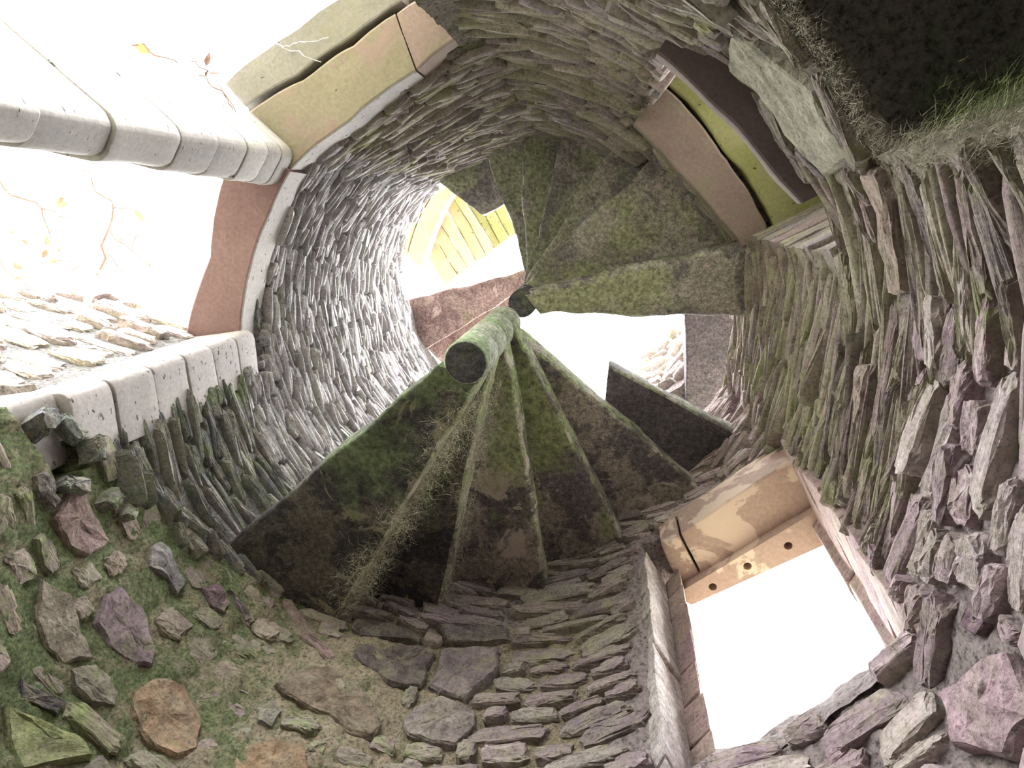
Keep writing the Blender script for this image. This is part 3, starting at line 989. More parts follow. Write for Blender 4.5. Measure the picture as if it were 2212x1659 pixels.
lp_ = tag(empty('window_pier', (-1.72, .66, .9)), 'low grey pitted jamb pier of stacked blocks left of the stair', 'pier')
jamb_poly = rpoly([(-1.655, .552, True), (-1.645, .79, False), (-1.85, .86, False), (-2.0, .60, False)], .05)
zs = [1.30, 1.55, 1.785, 1.97, 2.18, 2.38, 2.57, 2.76, 2.915]
for i in range(len(zs) - 1):
    g = .008
    w_ = (.0, -.03, .0, .006, 0, .004, 0, .0)[i]
    P_ = [(x + w_, y) for x, y in jamb_poly]
    if i < 2:
        P_ = [(x - .01, y - .01) for x, y in P_]
    V, F = block_mesh(P_, zs[i] + g * .5, zs[i + 1] - g * .5, bev=.004, rough=.004, seed=21)
    child('block', V, F, M_JAMBG, lp_, smooth=True)

jp_ = tag(empty('window_jamb', (*pol(264, 1.3), 1.5)), 'rose jamb of stone blocks at the top end of the long pale lintel', 'jamb')
jp_poly = rpoly([(*pol(259.6, 1.19), True), (*pol(268, 1.26), False), (*pol(268, 1.7), False), (*pol(255.5, 1.60), False), (*pol(256.5, 1.37), False)], .03)
zs = [1.5, 1.9, 2.25, 2.55, 2.94]
for i in range(4):
    V, F = block_mesh(jp_poly, zs[i] + .004, zs[i + 1] - .004, bev=.010, rough=.004, seed=40 + i)
    child('block', V, F, M_ROSE, jp_, smooth=True)

# rubble cheek of the opening, running outward beyond the grey jamb pier
rv = [(-1.78, .60), (-1.98, .585), (-2.75, .36), (-2.9, .9), (-1.8, 1.2)]
V, F = block_mesh(rv, .4, 3.0, bev=0, rough=.02, seed=60, zt=[2.9, 3.0, 2.82, 2.7, 2.9])
rev_o = mesh_obj('reveal', V, F, MORT['left'], WALLS['wall_west'])


def plane_stones(A, B, z_of, z0, hr, wr, gap, key, parent, prot=(.01, .05), cap=200, flip=False, small=False):
    """coursed stones on a straight upright face from plan point A to B"""
    A, B = Vector((*A, 0)), Vector((*B, 0))
    L = (B - A).length
    tx = (B - A).normalized()
    nin = Vector((-tx.y, tx.x, 0))
    if flip:
        nin = -nin
    z = z0
    out = []
    while z < 7:
        h = random.uniform(*hr)
        s = random.uniform(-.1, 0)
        any_ = False
        while s < L:
            w = random.uniform(*wr)
            sm = s + w / 2
            if 0 < sm < L and z + h < z_of(sm / L) + .02:
                any_ = True
                p = A + tx * sm + Vector((0, 0, z + h / 2))
                pr = random.uniform(*prot)
                M_ = Matrix((tx * w, nin * (pr + .03), Vector((0, 0, 1)) * h)).transposed()
                M_ = Matrix.Rotation(random.gauss(0, .04), 3, nin) @ M_
                out.append((Matrix.Translation(p - nin * .03) @ M_.to_4x4(), random.randrange(24), key))
            s += w + gap
        z += h + gap
        if not any_ and z > 3:
            break
    for M_, pi, k in out[-cap:]:
        o = bpy.data.objects.new('stone', proto_mesh(pi, k))
        COL.objects.link(o); o.parent = parent; o.matrix_local = M_
    return out


plane_stones((-1.99, .583), (-2.75, .36), lambda u: 3.0 - .16 * u, 1.5, (.06, .12), (.14, .32), .012, 'lit', rev_o, cap=90, flip=False)
# stones on the ragged top of that cheek
for k, (x, y, z, w, d, h, a) in enumerate([(-2.36, .47, 3.02, .10, .16, .12, .3), (-2.47, .43, 3.0, .08, .14, .14, .5), (-2.62, .41, 2.93, .2, .14, .07, .1), (-2.2, .53, 3.03, .18, .16, .05, .2), (-2.08, .56, 3.02, .14, .14, .04, .1)]):
    V, F = stone_proto(900 + k, 9, .5)
    M_ = Matrix.Translation((x, y, z)) @ Matrix.Rotation(a, 4, 'Z') @ Matrix.Diagonal((w, d, h, 1))
    o = mesh_obj('stone', [M_ @ Vector(v) for v in V], F, S['lit'], rev_o)

# rubble heap outside, against the far side of the thick pier
V, F = block_mesh([(-1.70, -.50), (-1.86, -.55), (-2.2, -.6), (-2.3, -1.0), (-1.66, -.86)], .2, 1.55, bev=.02, rough=.03, seed=70, zt=[1.5, 1.62, 1.66, 1.5, 1.35])
sill_o = mesh_obj('rubble_heap', V, F, S['lit'], WALLS['wall_northwest'])
for k, (x, y, z, w, d, h, a) in enumerate([(-1.62, -.56, 1.60, .15, .05, .045, .35), (-1.78, -.62, 1.58, .16, .14, .06, 1.0), (-1.95, -.60, 1.64, .18, .12, .07, 2.2), (-1.75, -.78, 1.45, .2, .12, .06, .2)]):
    V, F = stone_proto(930 + k, 9, .5)
    M_ = Matrix.Translation((x, y, z)) @ Matrix.Rotation(a, 4, 'Z') @ Matrix.Diagonal((w, d, h, 1))
    mesh_obj('stone', [M_ @ Vector(v) for v in V], F, S['lit'] if k else S['block'], sill_o)

# ------------------------------------------------------------------ the lichen-green window, north-east
w2 = tag(empty('window_2', (*pol(322, 1.2), 2.17)), 'deep narrow window with a lichen-green stone head high on the north-east wall', 'window', kind='structure')
ins = [(303.5, 1.044), (314.6, 1.023), (325.8, 1.041), (336.8, 1.093), (344, 1.155)]
arc_slab('head_slab', [(301, 1.05)] + ins, [(301.5, 1.262), (322.3, 1.232), (345, 1.300)], 3.55, 3.72, w2, (S['back'], M_ROSE), seed=8, rough=.008)
arc_slab('head_slab', [(301.5, 1.285), (322.3, 1.252), (342, 1.322)], [(301.5, 1.62), (322, 1.62), (340, 1.66)], 3.552, 3.72, w2, (M_LICHEN, M_LICHEN), seed=9, rough=.008)
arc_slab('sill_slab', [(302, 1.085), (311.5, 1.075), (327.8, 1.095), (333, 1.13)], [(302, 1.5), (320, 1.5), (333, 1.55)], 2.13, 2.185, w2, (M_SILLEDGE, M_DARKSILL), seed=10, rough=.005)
# east cheek of that window: long thin courses running outward
A_, B_ = pol(343, float(Rs(343, 3))), pol(340, 1.62)
z = 2.16
k = 0
while z < 3.5:
    h = random.uniform(.07, .15)
    a = np.array(A_) + RNG.uniform(-.012, .012, 2)
    b = np.array(B_)
    d = (b - a) / np.linalg.norm(b - a)
    nn = np.array([d[1], -d[0]])
    if nn @ (np.array(pol(322, 1.3)) - a) < 0:
        nn = -nn
    pp = random.uniform(.0, .02)
    poly = [tuple(a + nn * pp), tuple(b + nn * pp), tuple(b - nn * .15), tuple(a - nn * .15)]
    V, F = block_mesh(poly, z + .004, z + h - .004, bev=.01, rough=.007, seed=80 + k)
    child('jamb_stone', V, F, S['back'] if k % 2 else S['right'], w2)
    z += h; k += 1
A_, B_ = pol(302, float(Rs(302, 3))), pol(304, 1.6)
z = 2.2
while z < 3.5:
    h = random.uniform(.06, .12)
    a = np.array(A_) + RNG.uniform(-.02, .02, 2); b = np.array(B_)
    d = (b - a) / np.linalg.norm(b - a)
    nn = np.array([d[1], -d[0]])
    if nn @ (np.array(pol(322, 1.3)) - a) < 0:
        nn = -nn
    pp = random.uniform(0, .03)
    V, F = block_mesh([tuple(a + nn * pp), tuple(b + nn * pp), tuple(b - nn * .12), tuple(a - nn * .12)], z + .004, z + h - .004, bev=.01, rough=.01, seed=120 + int(z * 50))
    child('jamb_stone', V, F, S['left'] if random.random() < .6 else S['purple'], w2)
    z += h

for k, (a, b) in enumerate(((324, 345), (299, 309))):  # unseen outer blocks, added to narrow the window and cut its sky light
    V, F = block_mesh([pol(a, 1.60), pol(b, 1.60), pol(b, 1.8), pol(a, 1.8)], 2.1, 3.6, bev=.02, rough=.02, seed=170 + k)
    child('jamb_stone', V, F, S['right'], w2)
V, F = block_mesh([pol(162, 1.40), pol(178, 1.42), pol(178, 1.6), pol(162, 1.6)], 1.45, 1.9, bev=0, rough=.02, seed=180)
mesh_obj('backing', V, F, MORT['right'], WALLS['wall_west'])

# ------------------------------------------------------------------ the dark doorway, north-east
d1 = tag(empty('door_1', (*pol(312, 1.4), -1.2)), 'doorway into a dark passage under the lichened stone, top corner of the view', 'doorway', kind='structure')
pA, pB = pol(291, 1.17), pol(330.5, 1.19)
oA, oB = pol(285, 3.0), pol(330, 3.1)
# passage: ceiling, two sides, back
V, F = [], []
n, m = 22, 26
for a_ in range(n + 1):
    t = 286 + (334 - 286) * a_ / n
    for b_ in range(m + 1):
        rr_ = float(Rs(t, 1.55)) + .04 + 1.9 * (b_ / m) ** 1.3
        V.append(pol(t, rr_, 1.535))
V = np.array(V)
V[:, 2] += .02 * fbm(V, 3.0, 3) + .008 * fbm(V, 14, 2)
for a_ in range(n):
    for b_ in range(m):
        q_ = a_ * (m + 1) + b_
        F.append((q_, q_ + 1, q_ + m + 2, q_ + m + 1))
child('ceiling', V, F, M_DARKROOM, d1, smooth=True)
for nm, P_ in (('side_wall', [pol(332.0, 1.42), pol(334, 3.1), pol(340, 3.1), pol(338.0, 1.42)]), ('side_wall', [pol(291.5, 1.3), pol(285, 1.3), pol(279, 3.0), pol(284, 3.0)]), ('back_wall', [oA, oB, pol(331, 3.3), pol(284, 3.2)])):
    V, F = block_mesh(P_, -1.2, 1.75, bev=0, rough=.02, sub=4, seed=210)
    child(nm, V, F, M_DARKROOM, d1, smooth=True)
# mossy cheek of the doorway
z = .5
k = 0
while z < 1.48:
    h = min(random.uniform(.08, .18), 1.52 - z)
    ra = float(Rs(330, z)) - .0
    P_ = [pol(329.6, ra + .01 + random.uniform(-.01, .01)), pol(331.8 + random.uniform(-.4, .4), 1.36), pol(337, 1.38), pol(336, ra + .04)]
    V, F = block_mesh(P_, z + .003, z + h - .003, bev=.012, rough=.010, seed=230 + k)
    child('jamb_stone', V, F, S['low'], d1)
    z += h; k += 1


def fringe(name, pts, n, length, root, mat, spread=.6, down=(0, 0, -1), width=.0004, jitter=.012, seed=0, curl=.5):
    """hair-fine roots and moss strands hanging along a line"""
    r = np.random.default_rng(seed)
    pts = np.array(pts, float)
    seg = np.linalg.norm(np.diff(pts, axis=0), axis=1)
    cum = np.concatenate([[0], np.cumsum(seg)])
    V, F = [], []
    for _ in range(n):
        s = r.uniform(0, cum[-1])
        p = np.array([np.interp(s, cum, pts[:, k]) for k in range(3)]) + r.normal(0, jitter, 3)
        d = np.array(down, float) + r.normal(0, spread, 3)
        d /= np.linalg.norm(d)
        L = length * r.uniform(.3, 1.3)
        side = np.cross(d, r.normal(0, 1, 3)); side /= np.linalg.norm(side) + 1e-9
        q = p.copy()
        b = len(V)
        m = 4
        for i in range(m + 1):
            wd = width * (1 - i / m * .8)
            V += [q - side * wd, q + side * wd]
            d = d + r.normal(0, curl * .3, 3); d /= np.linalg.norm(d)
            q = q + d * L / m
        for i in range(m):
            F.append((b + 2 * i, b + 2 * i + 1, b + 2 * i + 3, b + 2 * i + 2))
    o = child(name, V, F, mat, root)
    o['kind'] = 'stuff'
    return o


head_line = [pol(t, float(Rs(t, 1.55)) + .005, 1.54) for t in (293, 300, 306, 311, 315, 319, 322, 325, 327, 329.5)]
fringe('root_fringe', head_line, 2600, .024, d1, M_FIB, seed=1, spread=.8)
side_line = [pol(329.6, 1.19, z_) for z_ in (1.5, 1.35, 1.2, 1.05, .9)]
fringe('root_fringe', side_line, 2600, .035, d1, M_FIB, seed=2, down=(.6, -.5, -.3), spread=.5, jitter=.02)
mid_line = [pol(330.7, 1.27, z_) for z_ in (1.5, 1.35, 1.2, 1.05, .9)]
fringe('moss_fringe', mid_line, 7000, .045, d1, M_FIBG, seed=3, down=(.6, -.5, -.2), spread=.45, jitter=.035)

# ------------------------------------------------------------------ the bright lower window, south-east
w1 = tag(empty('window_1', (.55, 1.2, 1.4)), 'bright square window with a flaked pink stone head and three dark holes', 'window', kind='structure')
hi = [(.245, 1.335), (.715, .925), (.85, 1.155), (.335, 1.52)]


def lerp(a, b, t):
    return (a[0] + (b[0] - a[0]) * t, a[1] + (b[1] - a[1]) * t)


sp = .14
V, F = block_mesh([hi[0], lerp(hi[0], hi[1], sp), lerp(hi[3], hi[2], sp + .01), hi[3]], 2.55, 2.74, bev=.008, rough=.006, seed=300)
child('head_slab', V, F, M_PINKSOF, w1)
V, F = block_mesh([lerp(hi[0], hi[1], sp + .012), hi[1], hi[2], lerp(hi[3], hi[2], sp + .022)], 2.548, 2.74, bev=.008, rough=.006, seed=301)
child('head_slab', V, F, M_PINKSOF, w1)
# outer head stone with three drilled holes in its underside
ho = [(.30, 1.53), (.82, 1.11), (.905, 1.225), (.375, 1.565)]
holes = [(.4653, 1.475), (.5895, 1.378), (.7225, 1.2862)]
holes = [(.452, 1.475), (.578, 1.372), (.722, 1.272)]


def holed_slab(poly, holes, r, z0, z1, depth):
    rings = [[Vector((x, y, 0)) for x, y in poly]]
    for hx, hy in holes:
        rings.append([Vector((hx + r * math.cos(a), hy + r * math.sin(a), 0)) for a in np.linspace(0, -2 * math.pi, 13)[:-1]])
    flat = [v for ring in rings for v in ring]
    tris = tessellate_polygon(rings)
    V = [(v.x, v.y, z0) for v in flat]
    F = [tuple(t) for t in tris]
    n = len(poly)
    b = len(V)
    V += [(x, y, z1) for x, y in poly]
    for i in range(n):
        j = (i + 1) % n
        F.append((i, j, b + j, b + i))
    F.append(tuple(range(b, b + n)))
    off = n
    for hx, hy in holes:
        b = len(V)
        V += [(flat[off + k].x, flat[off + k].y, z0 + depth) for k in range(12)]
        for k in range(12):
            k2 = (k + 1) % 12
            F.append((off + k, off + k2, b + k2, b + k))
        F.append(tuple(range(b, b + 12)))
        off += 12
    return V, F


V, F = holed_slab(ho, holes, .0165, 2.50, 2.72, .06)
o = child('head_slab', V, F, M_PINKSOF, w1)
bm = bmesh.new(); bm.from_mesh(o.data); bmesh.ops.recalc_face_normals(bm, faces=bm.faces); bm.to_mesh(o.data); bm.free()
# left jamb: rough pale cheek, dark rebate, outer cheek
zs = [1.30, 1.46, 1.64, 1.80, 1.95, 2.12, 2.27, 2.42, 2.545]
for i in range(len(zs) - 1):
    j = RNG.uniform(-.006, .006, 2)
    P_ = [(.18 + j[0], 1.355 + j[1]), (.275 + j[0], 1.505), (.20, 1.75), (.08, 1.6), (.150, 1.42)]
    V, F = block_mesh(P_, zs[i] + .003, zs[i + 1] - .003, bev=.008, rough=.010, seed=320 + i)
    child('jamb_stone', V, F, M_BRIGHTJ, w1)
    P_ = [(.272, 1.512), (.326 + j[0], 1.432 + j[1]), (.362, 1.62), (.34, 1.72), (.21, 1.74)]
    V, F = block_mesh(P_, zs[i] + .03, zs[i + 1] + .024, bev=.006, rough=.006, seed=340 + i)
    child('jamb_stone', V, F, M_MAUVEJ, w1)
zs = [1.30, 1.5, 1.72, 1.9, 2.1, 2.32, 2.58]
for i in range(len(zs) - 1):
    j = RNG.uniform(-.005, .005, 2)
    P_ = [(.672 + j[0], .865 + j[1]), (.800, 1.125), (.815, 1.15), (.800 + j[0], 1.185), (.89, 1.32), (1.2, 1.2), (1.0, .65)]
    V, F = block_mesh(P_, zs[i] + .002, zs[i + 1] - .002, bev=.006, rough=.008, seed=360 + i)
    child('jamb_stone', V, F, M_MAUVEJ, w1)
# sloping rubble sill
V, F = [], []
n, m = 26, 9
for i in range(n + 1):
    u = i / n
    ta = 54 + (17 - 54) * u
    pi_ = np.array(pol(ta, float(Rs(ta, 1.4)) - .01)); po_ = np.array(lerp((.30, 1.60), (.84, 1.185), u))
    for k in range(m + 1):
        v_ = k / m
        p = pi_ + (po_ - pi_) * v_
        V.append((p[0], p[1], 1.40 + .30 * v_ ** .8))
    V.append((po_[0] * 1.02, po_[1] * 1.02, .9))
V = np.array(V)
V[:, 2] += .022 * fbm(V, 9, 3) + .008 * fbm(V, 30, 2)
V[:, :2] += np.stack([.012 * fbm(V + 3, 12, 2), .012 * fbm(V + 9, 12, 2)], 1)
for i in range(n):
    for k in range(m + 1):
        a = i * (m + 2) + k
        F.append((a, a + 1, a + m + 3, a + m + 2))
child('sill', V, F, MORT['purple'], w1, smooth=True)

# ------------------------------------------------------------------ stair: stone steps with their newel drums
def loft_tread(A0, A1, B0, B1, z0, h, seed, amp=.012, r=.012, nv=30, sag=.0):
    V, F = [], []
    for i in range(nv + 1):
        t = i / nv
        a = np.array(A0) + (np.array(A1) - np.array(A0)) * t
        b = np.array(B0) + (np.array(B1) - np.array(B0)) * t
        L = max(np.linalg.norm(b - a), 1e-4)
        d = (b - a) / L
        q = min(r, L * .3)
        sec = [(0, h * .5), (0, q), (q * .3, q * .3), (q, 0)]
        sec += [(q + (L - 2 * q) * k / 9, sag * math.sin(math.pi * k / 9)) for k in range(1, 9)]
        sec += [(L - q, 0), (L - q * .3, q * .3), (L, q), (L, h * .35), (L, h * .7), (L - q, h), (L * .5, h), (q, h)]
        for s_, z_ in sec:
            p = a + d * s_
            V.append((p[0], p[1], z0 + z_))
        ns = len(sec)
    for i in range(nv):
        for k in range(ns):
            k2 = (k + 1) % ns
            F.append((i * ns + k, (i + 1) * ns + k, (i + 1) * ns + k2, i * ns + k2))
    F.append(tuple(range(ns))); F.append(tuple(reversed(range(nv * ns, (nv + 1) * ns))))
    V = np.array(V)
    V = V + np.stack([fbm(V + 4 * k + seed, 4.5, 4) for k in range(3)], 1) * amp
    return V, F


def drum_mesh(z0, h, r=.076, n=28, seed=0):
    V, F = [], []
    prof = [(0, 0), (r * .6, .001), (r - .006, .0), (r, .006), (r, h * .5), (r, h - .005), (r - .005, h), (0, h)]
    for (rr_, zz) in prof:
        for k in range(n):
            a = 2 * math.pi * k / n
            V.append((CX + rr_ * math.cos(a), CY + rr_ * math.sin(a), z0 + zz))
    for i in range(len(prof) - 1):
        for k in range(n):
            k2 = (k + 1) % n
            F.append((i * n + k, i * n + k2, (i + 1) * n + k2, (i + 1) * n + k))
    V = np.array(V)
    V[:, :2] += np.stack([fbm(V + seed, 8, 2), fbm(V + 5 + seed, 8, 2)], 1) * .0025
    return V, F


RISE = .2056
RIBK = (12, 13, 14, 15, 16)      # faces of the back edge in the tread's section
zi = lambda i: 2.13 + RISE * i


def step(i, tf, tr, label, mat, dmat, drum=True, r_in=None, r_out_f=None, r_out_r=None, amp=.012, z=None, group='stone steps of the spiral stair', rnd_=.011, fr=None, n_fr=0, fmat=None, name='stone_step', b_in=.062):
    z0 = zi(i) if z is None else z
    tm = (tf + tr) / 2
    root = empty(name, (*pol(tm, .6), z0))
    tag(root, label, 'step', group)
    Ro = float(Rw(tf % 360, z0)) + .09 if r_out_f is None else r_out_f
    Rr = float(Rw(tr % 360, z0)) + .09 if r_out_r is None else r_out_r
    A1, B1 = pol(tf, Ro), pol(tr, Rr)
    if r_in is None:
        A0, B0 = pol(tf + 31, .108), (pol(tr - 75, .073) if drum else pol(tr, b_in))
    else:
        A0, B0 = pol(tf, r_in[0]), pol(tr, r_in[1])
    V, F = loft_tread(A0, A1, B0, B1, z0, RISE - .026, seed=i * 2.3, amp=amp, r=rnd_)
    ns_ = 20
    fm_ = [1 if (k < len(F) - 2 and (k % ns_) in RIBK) else 0 for k in range(len(F))]
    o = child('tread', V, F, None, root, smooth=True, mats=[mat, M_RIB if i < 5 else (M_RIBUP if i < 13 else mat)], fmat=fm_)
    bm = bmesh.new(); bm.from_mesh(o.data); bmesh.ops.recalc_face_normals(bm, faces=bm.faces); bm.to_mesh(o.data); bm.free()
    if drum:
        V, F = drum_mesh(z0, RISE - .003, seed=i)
        fm_ = [1 if k < 56 else 0 for k in range(len(F))]  # drum underside darker than its sides: shade put into the colour
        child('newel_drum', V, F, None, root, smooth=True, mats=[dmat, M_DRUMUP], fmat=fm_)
    if n_fr:
        b0_, b1_ = np.array(B0), np.array(pol(tr, 1.08))
        ln = [(*(b0_ + (b1_ - b0_) * u_), z0 + random.uniform(.0, .10)) for u_ in np.linspace(.08, 1.0, 14)]
        fringe('moss_fringe', ln, n_fr, .06, root, fmat or M_FIB, seed=50 + i, spread=.55, down=(.1, -.5, -.6), jitter=.034 if i == 0 else .022, width=.0005, curl=1.3)
    return root


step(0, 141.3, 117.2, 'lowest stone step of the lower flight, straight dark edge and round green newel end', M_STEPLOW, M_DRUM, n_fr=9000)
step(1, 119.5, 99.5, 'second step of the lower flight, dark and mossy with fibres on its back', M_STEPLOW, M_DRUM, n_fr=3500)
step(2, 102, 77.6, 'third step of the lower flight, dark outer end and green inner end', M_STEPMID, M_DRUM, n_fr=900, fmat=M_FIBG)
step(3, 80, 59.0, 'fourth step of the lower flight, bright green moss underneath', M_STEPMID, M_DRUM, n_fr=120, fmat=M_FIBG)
step(4, 61.5, 39.5, 'fifth step of the lower flight, grey-green with a crack and pale flaked outer part', M_STEPMID, M_DRUM, drum=False, b_in=.085)
step(5, 41.5, 26.0, 'broken stub of a step, plain dark slab against the sky', M_STEPBRK, M_DRUM, drum=False, r_in=(.62, .53), amp=.010)

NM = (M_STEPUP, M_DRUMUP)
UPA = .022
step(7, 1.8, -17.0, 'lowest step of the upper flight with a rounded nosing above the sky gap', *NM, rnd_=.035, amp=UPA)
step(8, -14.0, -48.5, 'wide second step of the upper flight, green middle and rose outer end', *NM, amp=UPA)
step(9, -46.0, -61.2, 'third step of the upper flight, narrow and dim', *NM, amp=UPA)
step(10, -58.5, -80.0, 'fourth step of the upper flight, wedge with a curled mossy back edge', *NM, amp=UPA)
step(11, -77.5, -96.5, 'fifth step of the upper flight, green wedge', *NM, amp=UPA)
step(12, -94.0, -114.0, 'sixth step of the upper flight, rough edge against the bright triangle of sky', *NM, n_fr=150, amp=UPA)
step(13, 247, 223.0, 'jagged broken stub of the topmost upper step beside yellow slabs', M_STEPUP, M_DRUMUP, drum=False, r_in=(.62, .64), amp=.02, z=4.80)
step(17, 168.2, 148, 'reddish step end high above the green newel', M_STEPRED, M_DRUMUP, z=5.5, drum=False)
step(18, 150, 126, 'reddish step behind the green newel, mostly hidden', M_STEPRED, M_DRUMUP, z=5.70, drum=False)

# ------------------------------------------------------------------ top of the tower
u1 = tag(empty('lintel', (*pol(198, 1.2), 6.0)), 'curved white-edged lintel with a yellow underside high above the left wall', 'lintel', kind='thing')
arc_slab('inner_slab', [(179, 1.235), (181.9, 1.222), (190.6, 1.171), (203.8, 1.134), (219, 1.12)], [(183, 1.37), (190.3, 1.34), (208.3, 1.275), (221, 1.285)], 6.0, 6.2, u1, (M_PIER, M_YELLOW), seed=12)
arc_slab('outer_slab', [(183, 1.385), (190.3, 1.352), (208.3, 1.285), (221, 1.295)], [(185, 1.46), (189, 1.40), (214.2, 1.345), (222, 1.36)], 6.01, 6.2, u1, (M_YELLOW, M_YELLOW), seed=13)
roof = [[(-1.742, 0.401), (-1.632, 0.294), (-1.426, 0.622), (-1.554, 0.715)], [(-1.632, 0.294), (-1.57, 0.167), (-1.326, 0.547), (-1.426, 0.622)], [(-1.57, 0.167), (-1.51, 0.041), (-1.246, 0.495), (-1.326, 0.547)], [(-1.51, 0.041), (-1.433, -0.062), (-1.149, 0.43), (-1.246, 0.495)],
        [(-1.433, -0.062), (-1.367, -0.103), (-1.087, 0.374), (-1.149, 0.43)], [(-1.367, -0.103), (-1.175, 0.062), (-1.026, 0.331), (-1.087, 0.374)], [(-1.175, 0.062), (-1.089, 0.02), (-0.939, 0.268), (-1.026, 0.331)], [(-1.089, 0.02), (-1.003, -0.061), (-0.875, 0.226), (-0.939, 0.268)]]
RL = ['end plank-like roof slab nearest the left wall, yellow and worn', 'second yellow roof slab from the left wall', 'third yellow roof slab from the left wall', 'fourth yellow roof slab from the left wall',
      'fifth narrow roof slab, beside the greenish ones', 'broad greenish roof slab touching the jagged step', 'second greenish roof slab beside the jagged step', 'last greenish roof slab behind the upper steps']
for k, q in enumerate(roof):
    a, b, c, d = [np.array(p) for p in q]
    ext = .35
    a2, b2 = a + (a - d) / np.linalg.norm(a - d) * ext, b + (b - c) / np.linalg.norm(b - c) * ext
    # gap between neighbours
    def sh(p, o_, f=.008): return tuple(p + (o_ - p) * f / max(np.linalg.norm(o_ - p), 1e-6) * .35)
    P_ = [sh(a2, b2), sh(b2, a2), sh(c, d), sh(d, c)]
    zk = 6.23 + .02 * (k % 2) + .01 * k
    V, F = block_mesh(P_, zk, zk + .09, bev=.012, rough=.010, seed=400 + k)
    ctr = np.mean(np.array(P_), 0)
    o = mesh_obj('roof_slab', [(v[0] - ctr[0], v[1] - ctr[1], v[2] - zk) for v in V], F, M_YELLOW if k < 5 else M_LICHEN)
    o.location = (ctr[0], ctr[1], zk)
    tag(o, RL[k], 'slab', 'stone roof slabs at the top of the tower')

sl = [(0.494, 0.715), (0.514, 0.935), (0.542, 1.291), (0.66, 1.42), (0.80, 1.19), (0.862, 0.893), (0.95, 0.70), (0.817, 0.601), (0.484, 0.562)]
V, F = block_mesh(sl, 4.55, 4.72, bev=.012, rough=.006, seed=450)
o = mesh_obj('lintel', [(v[0] - .65, v[1] - .9, v[2] - 4.55) for v in V], F, M_STEPBRK)
o.location = (.65, .9, 4.55)
tag(o, 'dark upright-looking slab under the upper flight at the right end of the sky gap', 'lintel', kind='thing')


# ------------------------------------------------------------------ twigs and leaves
def tube(pts, r0, r1, n=6):
    V, F = [], []
    pts = [Vector(p) for p in pts]
    for i, p in enumerate(pts):
        d = (pts[min(i + 1, len(pts) - 1)] - pts[max(i - 1, 0)]).normalized()
        s = d.cross(Vector((.3, .5, .8))).normalized(); t = d.cross(s)
        r = r0 + (r1 - r0) * i / (len(pts) - 1)
        for k in range(n):
            a = 2 * math.pi * k / n
            V.append(p + s * r * math.cos(a) + t * r * math.sin(a))
    for i in range(len(pts) - 1):
        for k in range(n):
            k2 = (k + 1) % n
            F.append((i * n + k, i * n + k2, (i + 1) * n + k2, (i + 1) * n + k))
    F.append(tuple(range(n))); F.append(tuple(reversed(range((len(pts) - 1) * n, len(pts) * n))))
    return V, F


def wiggle(a, b, n=5, amp=.02, seed=0):
    r = np.random.default_rng(seed)
    a, b = np.array(a), np.array(b)
    return [a + (b - a) * i / n + (r.normal(0, amp, 3) if 0 < i < n else 0) for i in range(n + 1)]


def leaf(root, p, d, L, mat, seed):
    r = np.random.default_rng(seed)
    d = Vector(d).normalized()
    s = d.cross(Vector(r.normal(0, 1, 3))).normalized()
    nrm = d.cross(s)
    p = Vector(p)
    V = [p, p + d * L * .3 + s * L * .24 + nrm * L * .05, p + d * L * .3 - s * L * .24 + nrm * L * .05, p + d * L * .7 + s * L * .18, p + d * L * .7 - s * L * .18, p + d * L + nrm * L * .08, p + d * L * .45 - nrm * L * .03]
    F = [(0, 1, 6), (0, 6, 2), (1, 3, 6), (2, 6, 4), (3, 5, 6), (4, 6, 5)]
    return child('leaf', V, F, mat, root)


def twig(name, label, cat, lines, leaves, mat, group=None):
    o0 = lines[0][0]
    root = empty(name, tuple(float(x) for x in o0))
    tag(root, label, cat, group)
    for k, (a, b, r0, r1) in enumerate(lines):
        V, F = tube(wiggle(a, b, 5, .012 * np.linalg.norm(np.array(b) - np.array(a)) * 3, seed=k + 3), r0, r1)
        child('stem', V, F, mat, root)
    for k, (p, d, L, m_) in enumerate(leaves):
        leaf(root, p, d, L, m_, k)
    return root


Z4 = 4.2
twig('beech_twig', 'budding bare twig with one yellow leaf hanging in the left opening', 'twig', [
    ((-3.50, -.25, Z4), (-3.304, .0, Z4), .004, .007), ((-3.304, 0, Z4), (-3.39, .40, Z4 - .1), .007, .012), ((-3.304, 0, Z4), (-3.15, 0, Z4), .005, .003),
    ((-3.353, .151, Z4), (-3.12, .349, Z4), .006, .003), ((-3.39, .30, Z4), (-3.25, .46, Z4), .005, .003), ((-3.2, .28, Z4), (-3.12, .1, Z4), .004, .003)],
    [((-3.15, 0, Z4), (.6, .9, 0), .11, M_LEAFY), ((-3.39, .40, Z4 - .1), (-.3, .8, 0), .05, M_LEAFR), ((-3.12, .349, Z4), (.5, .5, 0), .05, M_LEAFR)], M_TWIG)
lv = []
rl = np.random.default_rng(77)
for k in range(26):
    lv.append(((-4.15 + rl.uniform(0, .45), -.12 + rl.uniform(-.05, .75), Z4 + rl.uniform(-.1, .1)), rl.normal(0, 1, 3) + np.array([.4, .5, 0]), rl.uniform(.04, .10), M_LEAFR if rl.random() < .75 else M_LEAFY))
twig('leafy_branch', 'russet-leaved branch at the far left of the opening', 'branch', [
    ((-4.25, -.2, Z4), (-3.84, 0, Z4), .010, .006), ((-3.84, 0, Z4), (-3.62, .08, Z4), .006, .003), ((-3.84, 0, Z4), (-3.80, .30, Z4), .006, .003), ((-4.25, .3, Z4), (-3.9, .75, Z4), .006, .003)], lv, M_TWIG)
lv = []
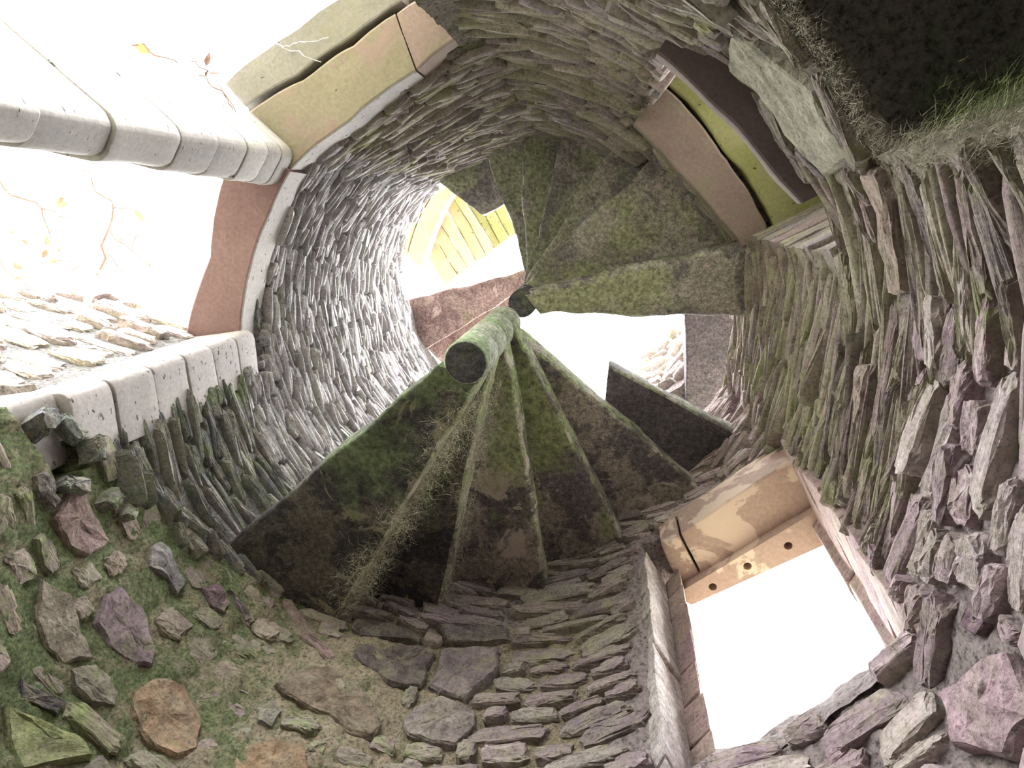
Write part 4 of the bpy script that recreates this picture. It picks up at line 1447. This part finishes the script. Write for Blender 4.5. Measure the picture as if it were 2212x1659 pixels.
for k in range(22):
    lv.append(((-3.75 + rl.uniform(0, .5), .2 + rl.uniform(0, .45), Z4 + rl.uniform(-.1, .1)), rl.normal(0, 1, 3), rl.uniform(.02, .05), M_LEAFR))
twig('leafy_branch', 'thin spray of tiny red leaves below the budding twig', 'branch', [
    ((-3.85, .35, Z4), (-3.3, .66, Z4), .005, .002), ((-3.7, .42, Z4), (-3.45, .30, Z4), .004, .002)], lv, M_TWIG)
twig('dry_stem', 'forked white dry stem lying across the olive lintel soffit', 'stem', [
    ((-1.47, -.70, 2.93), (-1.405, -.655, 2.93), .0035, .003), ((-1.405, -.655, 2.93), (-1.245, -.598, 2.94), .003, .002), ((-1.405, -.655, 2.93), (-1.328, -.677, 2.93), .003, .0025), ((-1.328, -.677, 2.93), (-1.205, -.69, 2.94), .0025, .002)], [], M_TWIGW)
twig('dry_stem', 'thin dry stem with a withered yellow leaf on top of the thick pale pier', 'stem', [
    ((-1.93, -.63, 2.69), (-1.74, -.56, 2.69), .0045, .003)], [((-1.92, -.63, 2.69), (.8, .3, .1), .08, M_LEAFY), ((-1.86, -.60, 2.7), (.6, .4, .1), .05, M_LEAFY)], M_TWIG)
twig('dry_stem', 'bent dry stem hanging down the thick pale pier', 'stem', [
    ((-1.66, -.515, 2.7), (-1.56, -.44, 2.7), .003, .0025), ((-1.56, -.44, 2.7), (-1.53, -.385, 2.7), .0025, .002), ((-1.60, -.50, 2.72), (-1.53, -.38, 2.72), .002, .0015)], [], M_TWIG)
twig('ivy_sprig', 'small dark sprig above the thick pale pier', 'sprig', [
    ((-1.70, -.57, 2.72), (-1.63, -.53, 2.72), .003, .003)], [((-1.64, -.55, 2.72), (.3, -.6, 0), .06, M_TWIG), ((-1.63, -.54, 2.72), (-.5, .5, .3), .05, M_TWIG), ((-1.63, -.53, 2.72), (.6, .1, 0), .05, M_TWIG)], M_TWIG)
lv = []
for k in range(40):
    lv.append(((-1.72 + rl.uniform(-.12, .1), -.86 + rl.uniform(-.12, .06), 1.52 + rl.uniform(0, .12)), rl.normal(0, 1, 3) + np.array([0, 0, .8]), rl.uniform(.03, .07), M_FIBG))
twig('weed_tuft', 'leafy weed tuft growing on the rubble beyond the thick pale pier', 'plant', [((-1.75, -.85, 1.42), (-1.72, -.88, 1.62), .003, .002), ((-1.68, -.84, 1.4), (-1.64, -.90, 1.6), .003, .002)], lv, M_TWIG)
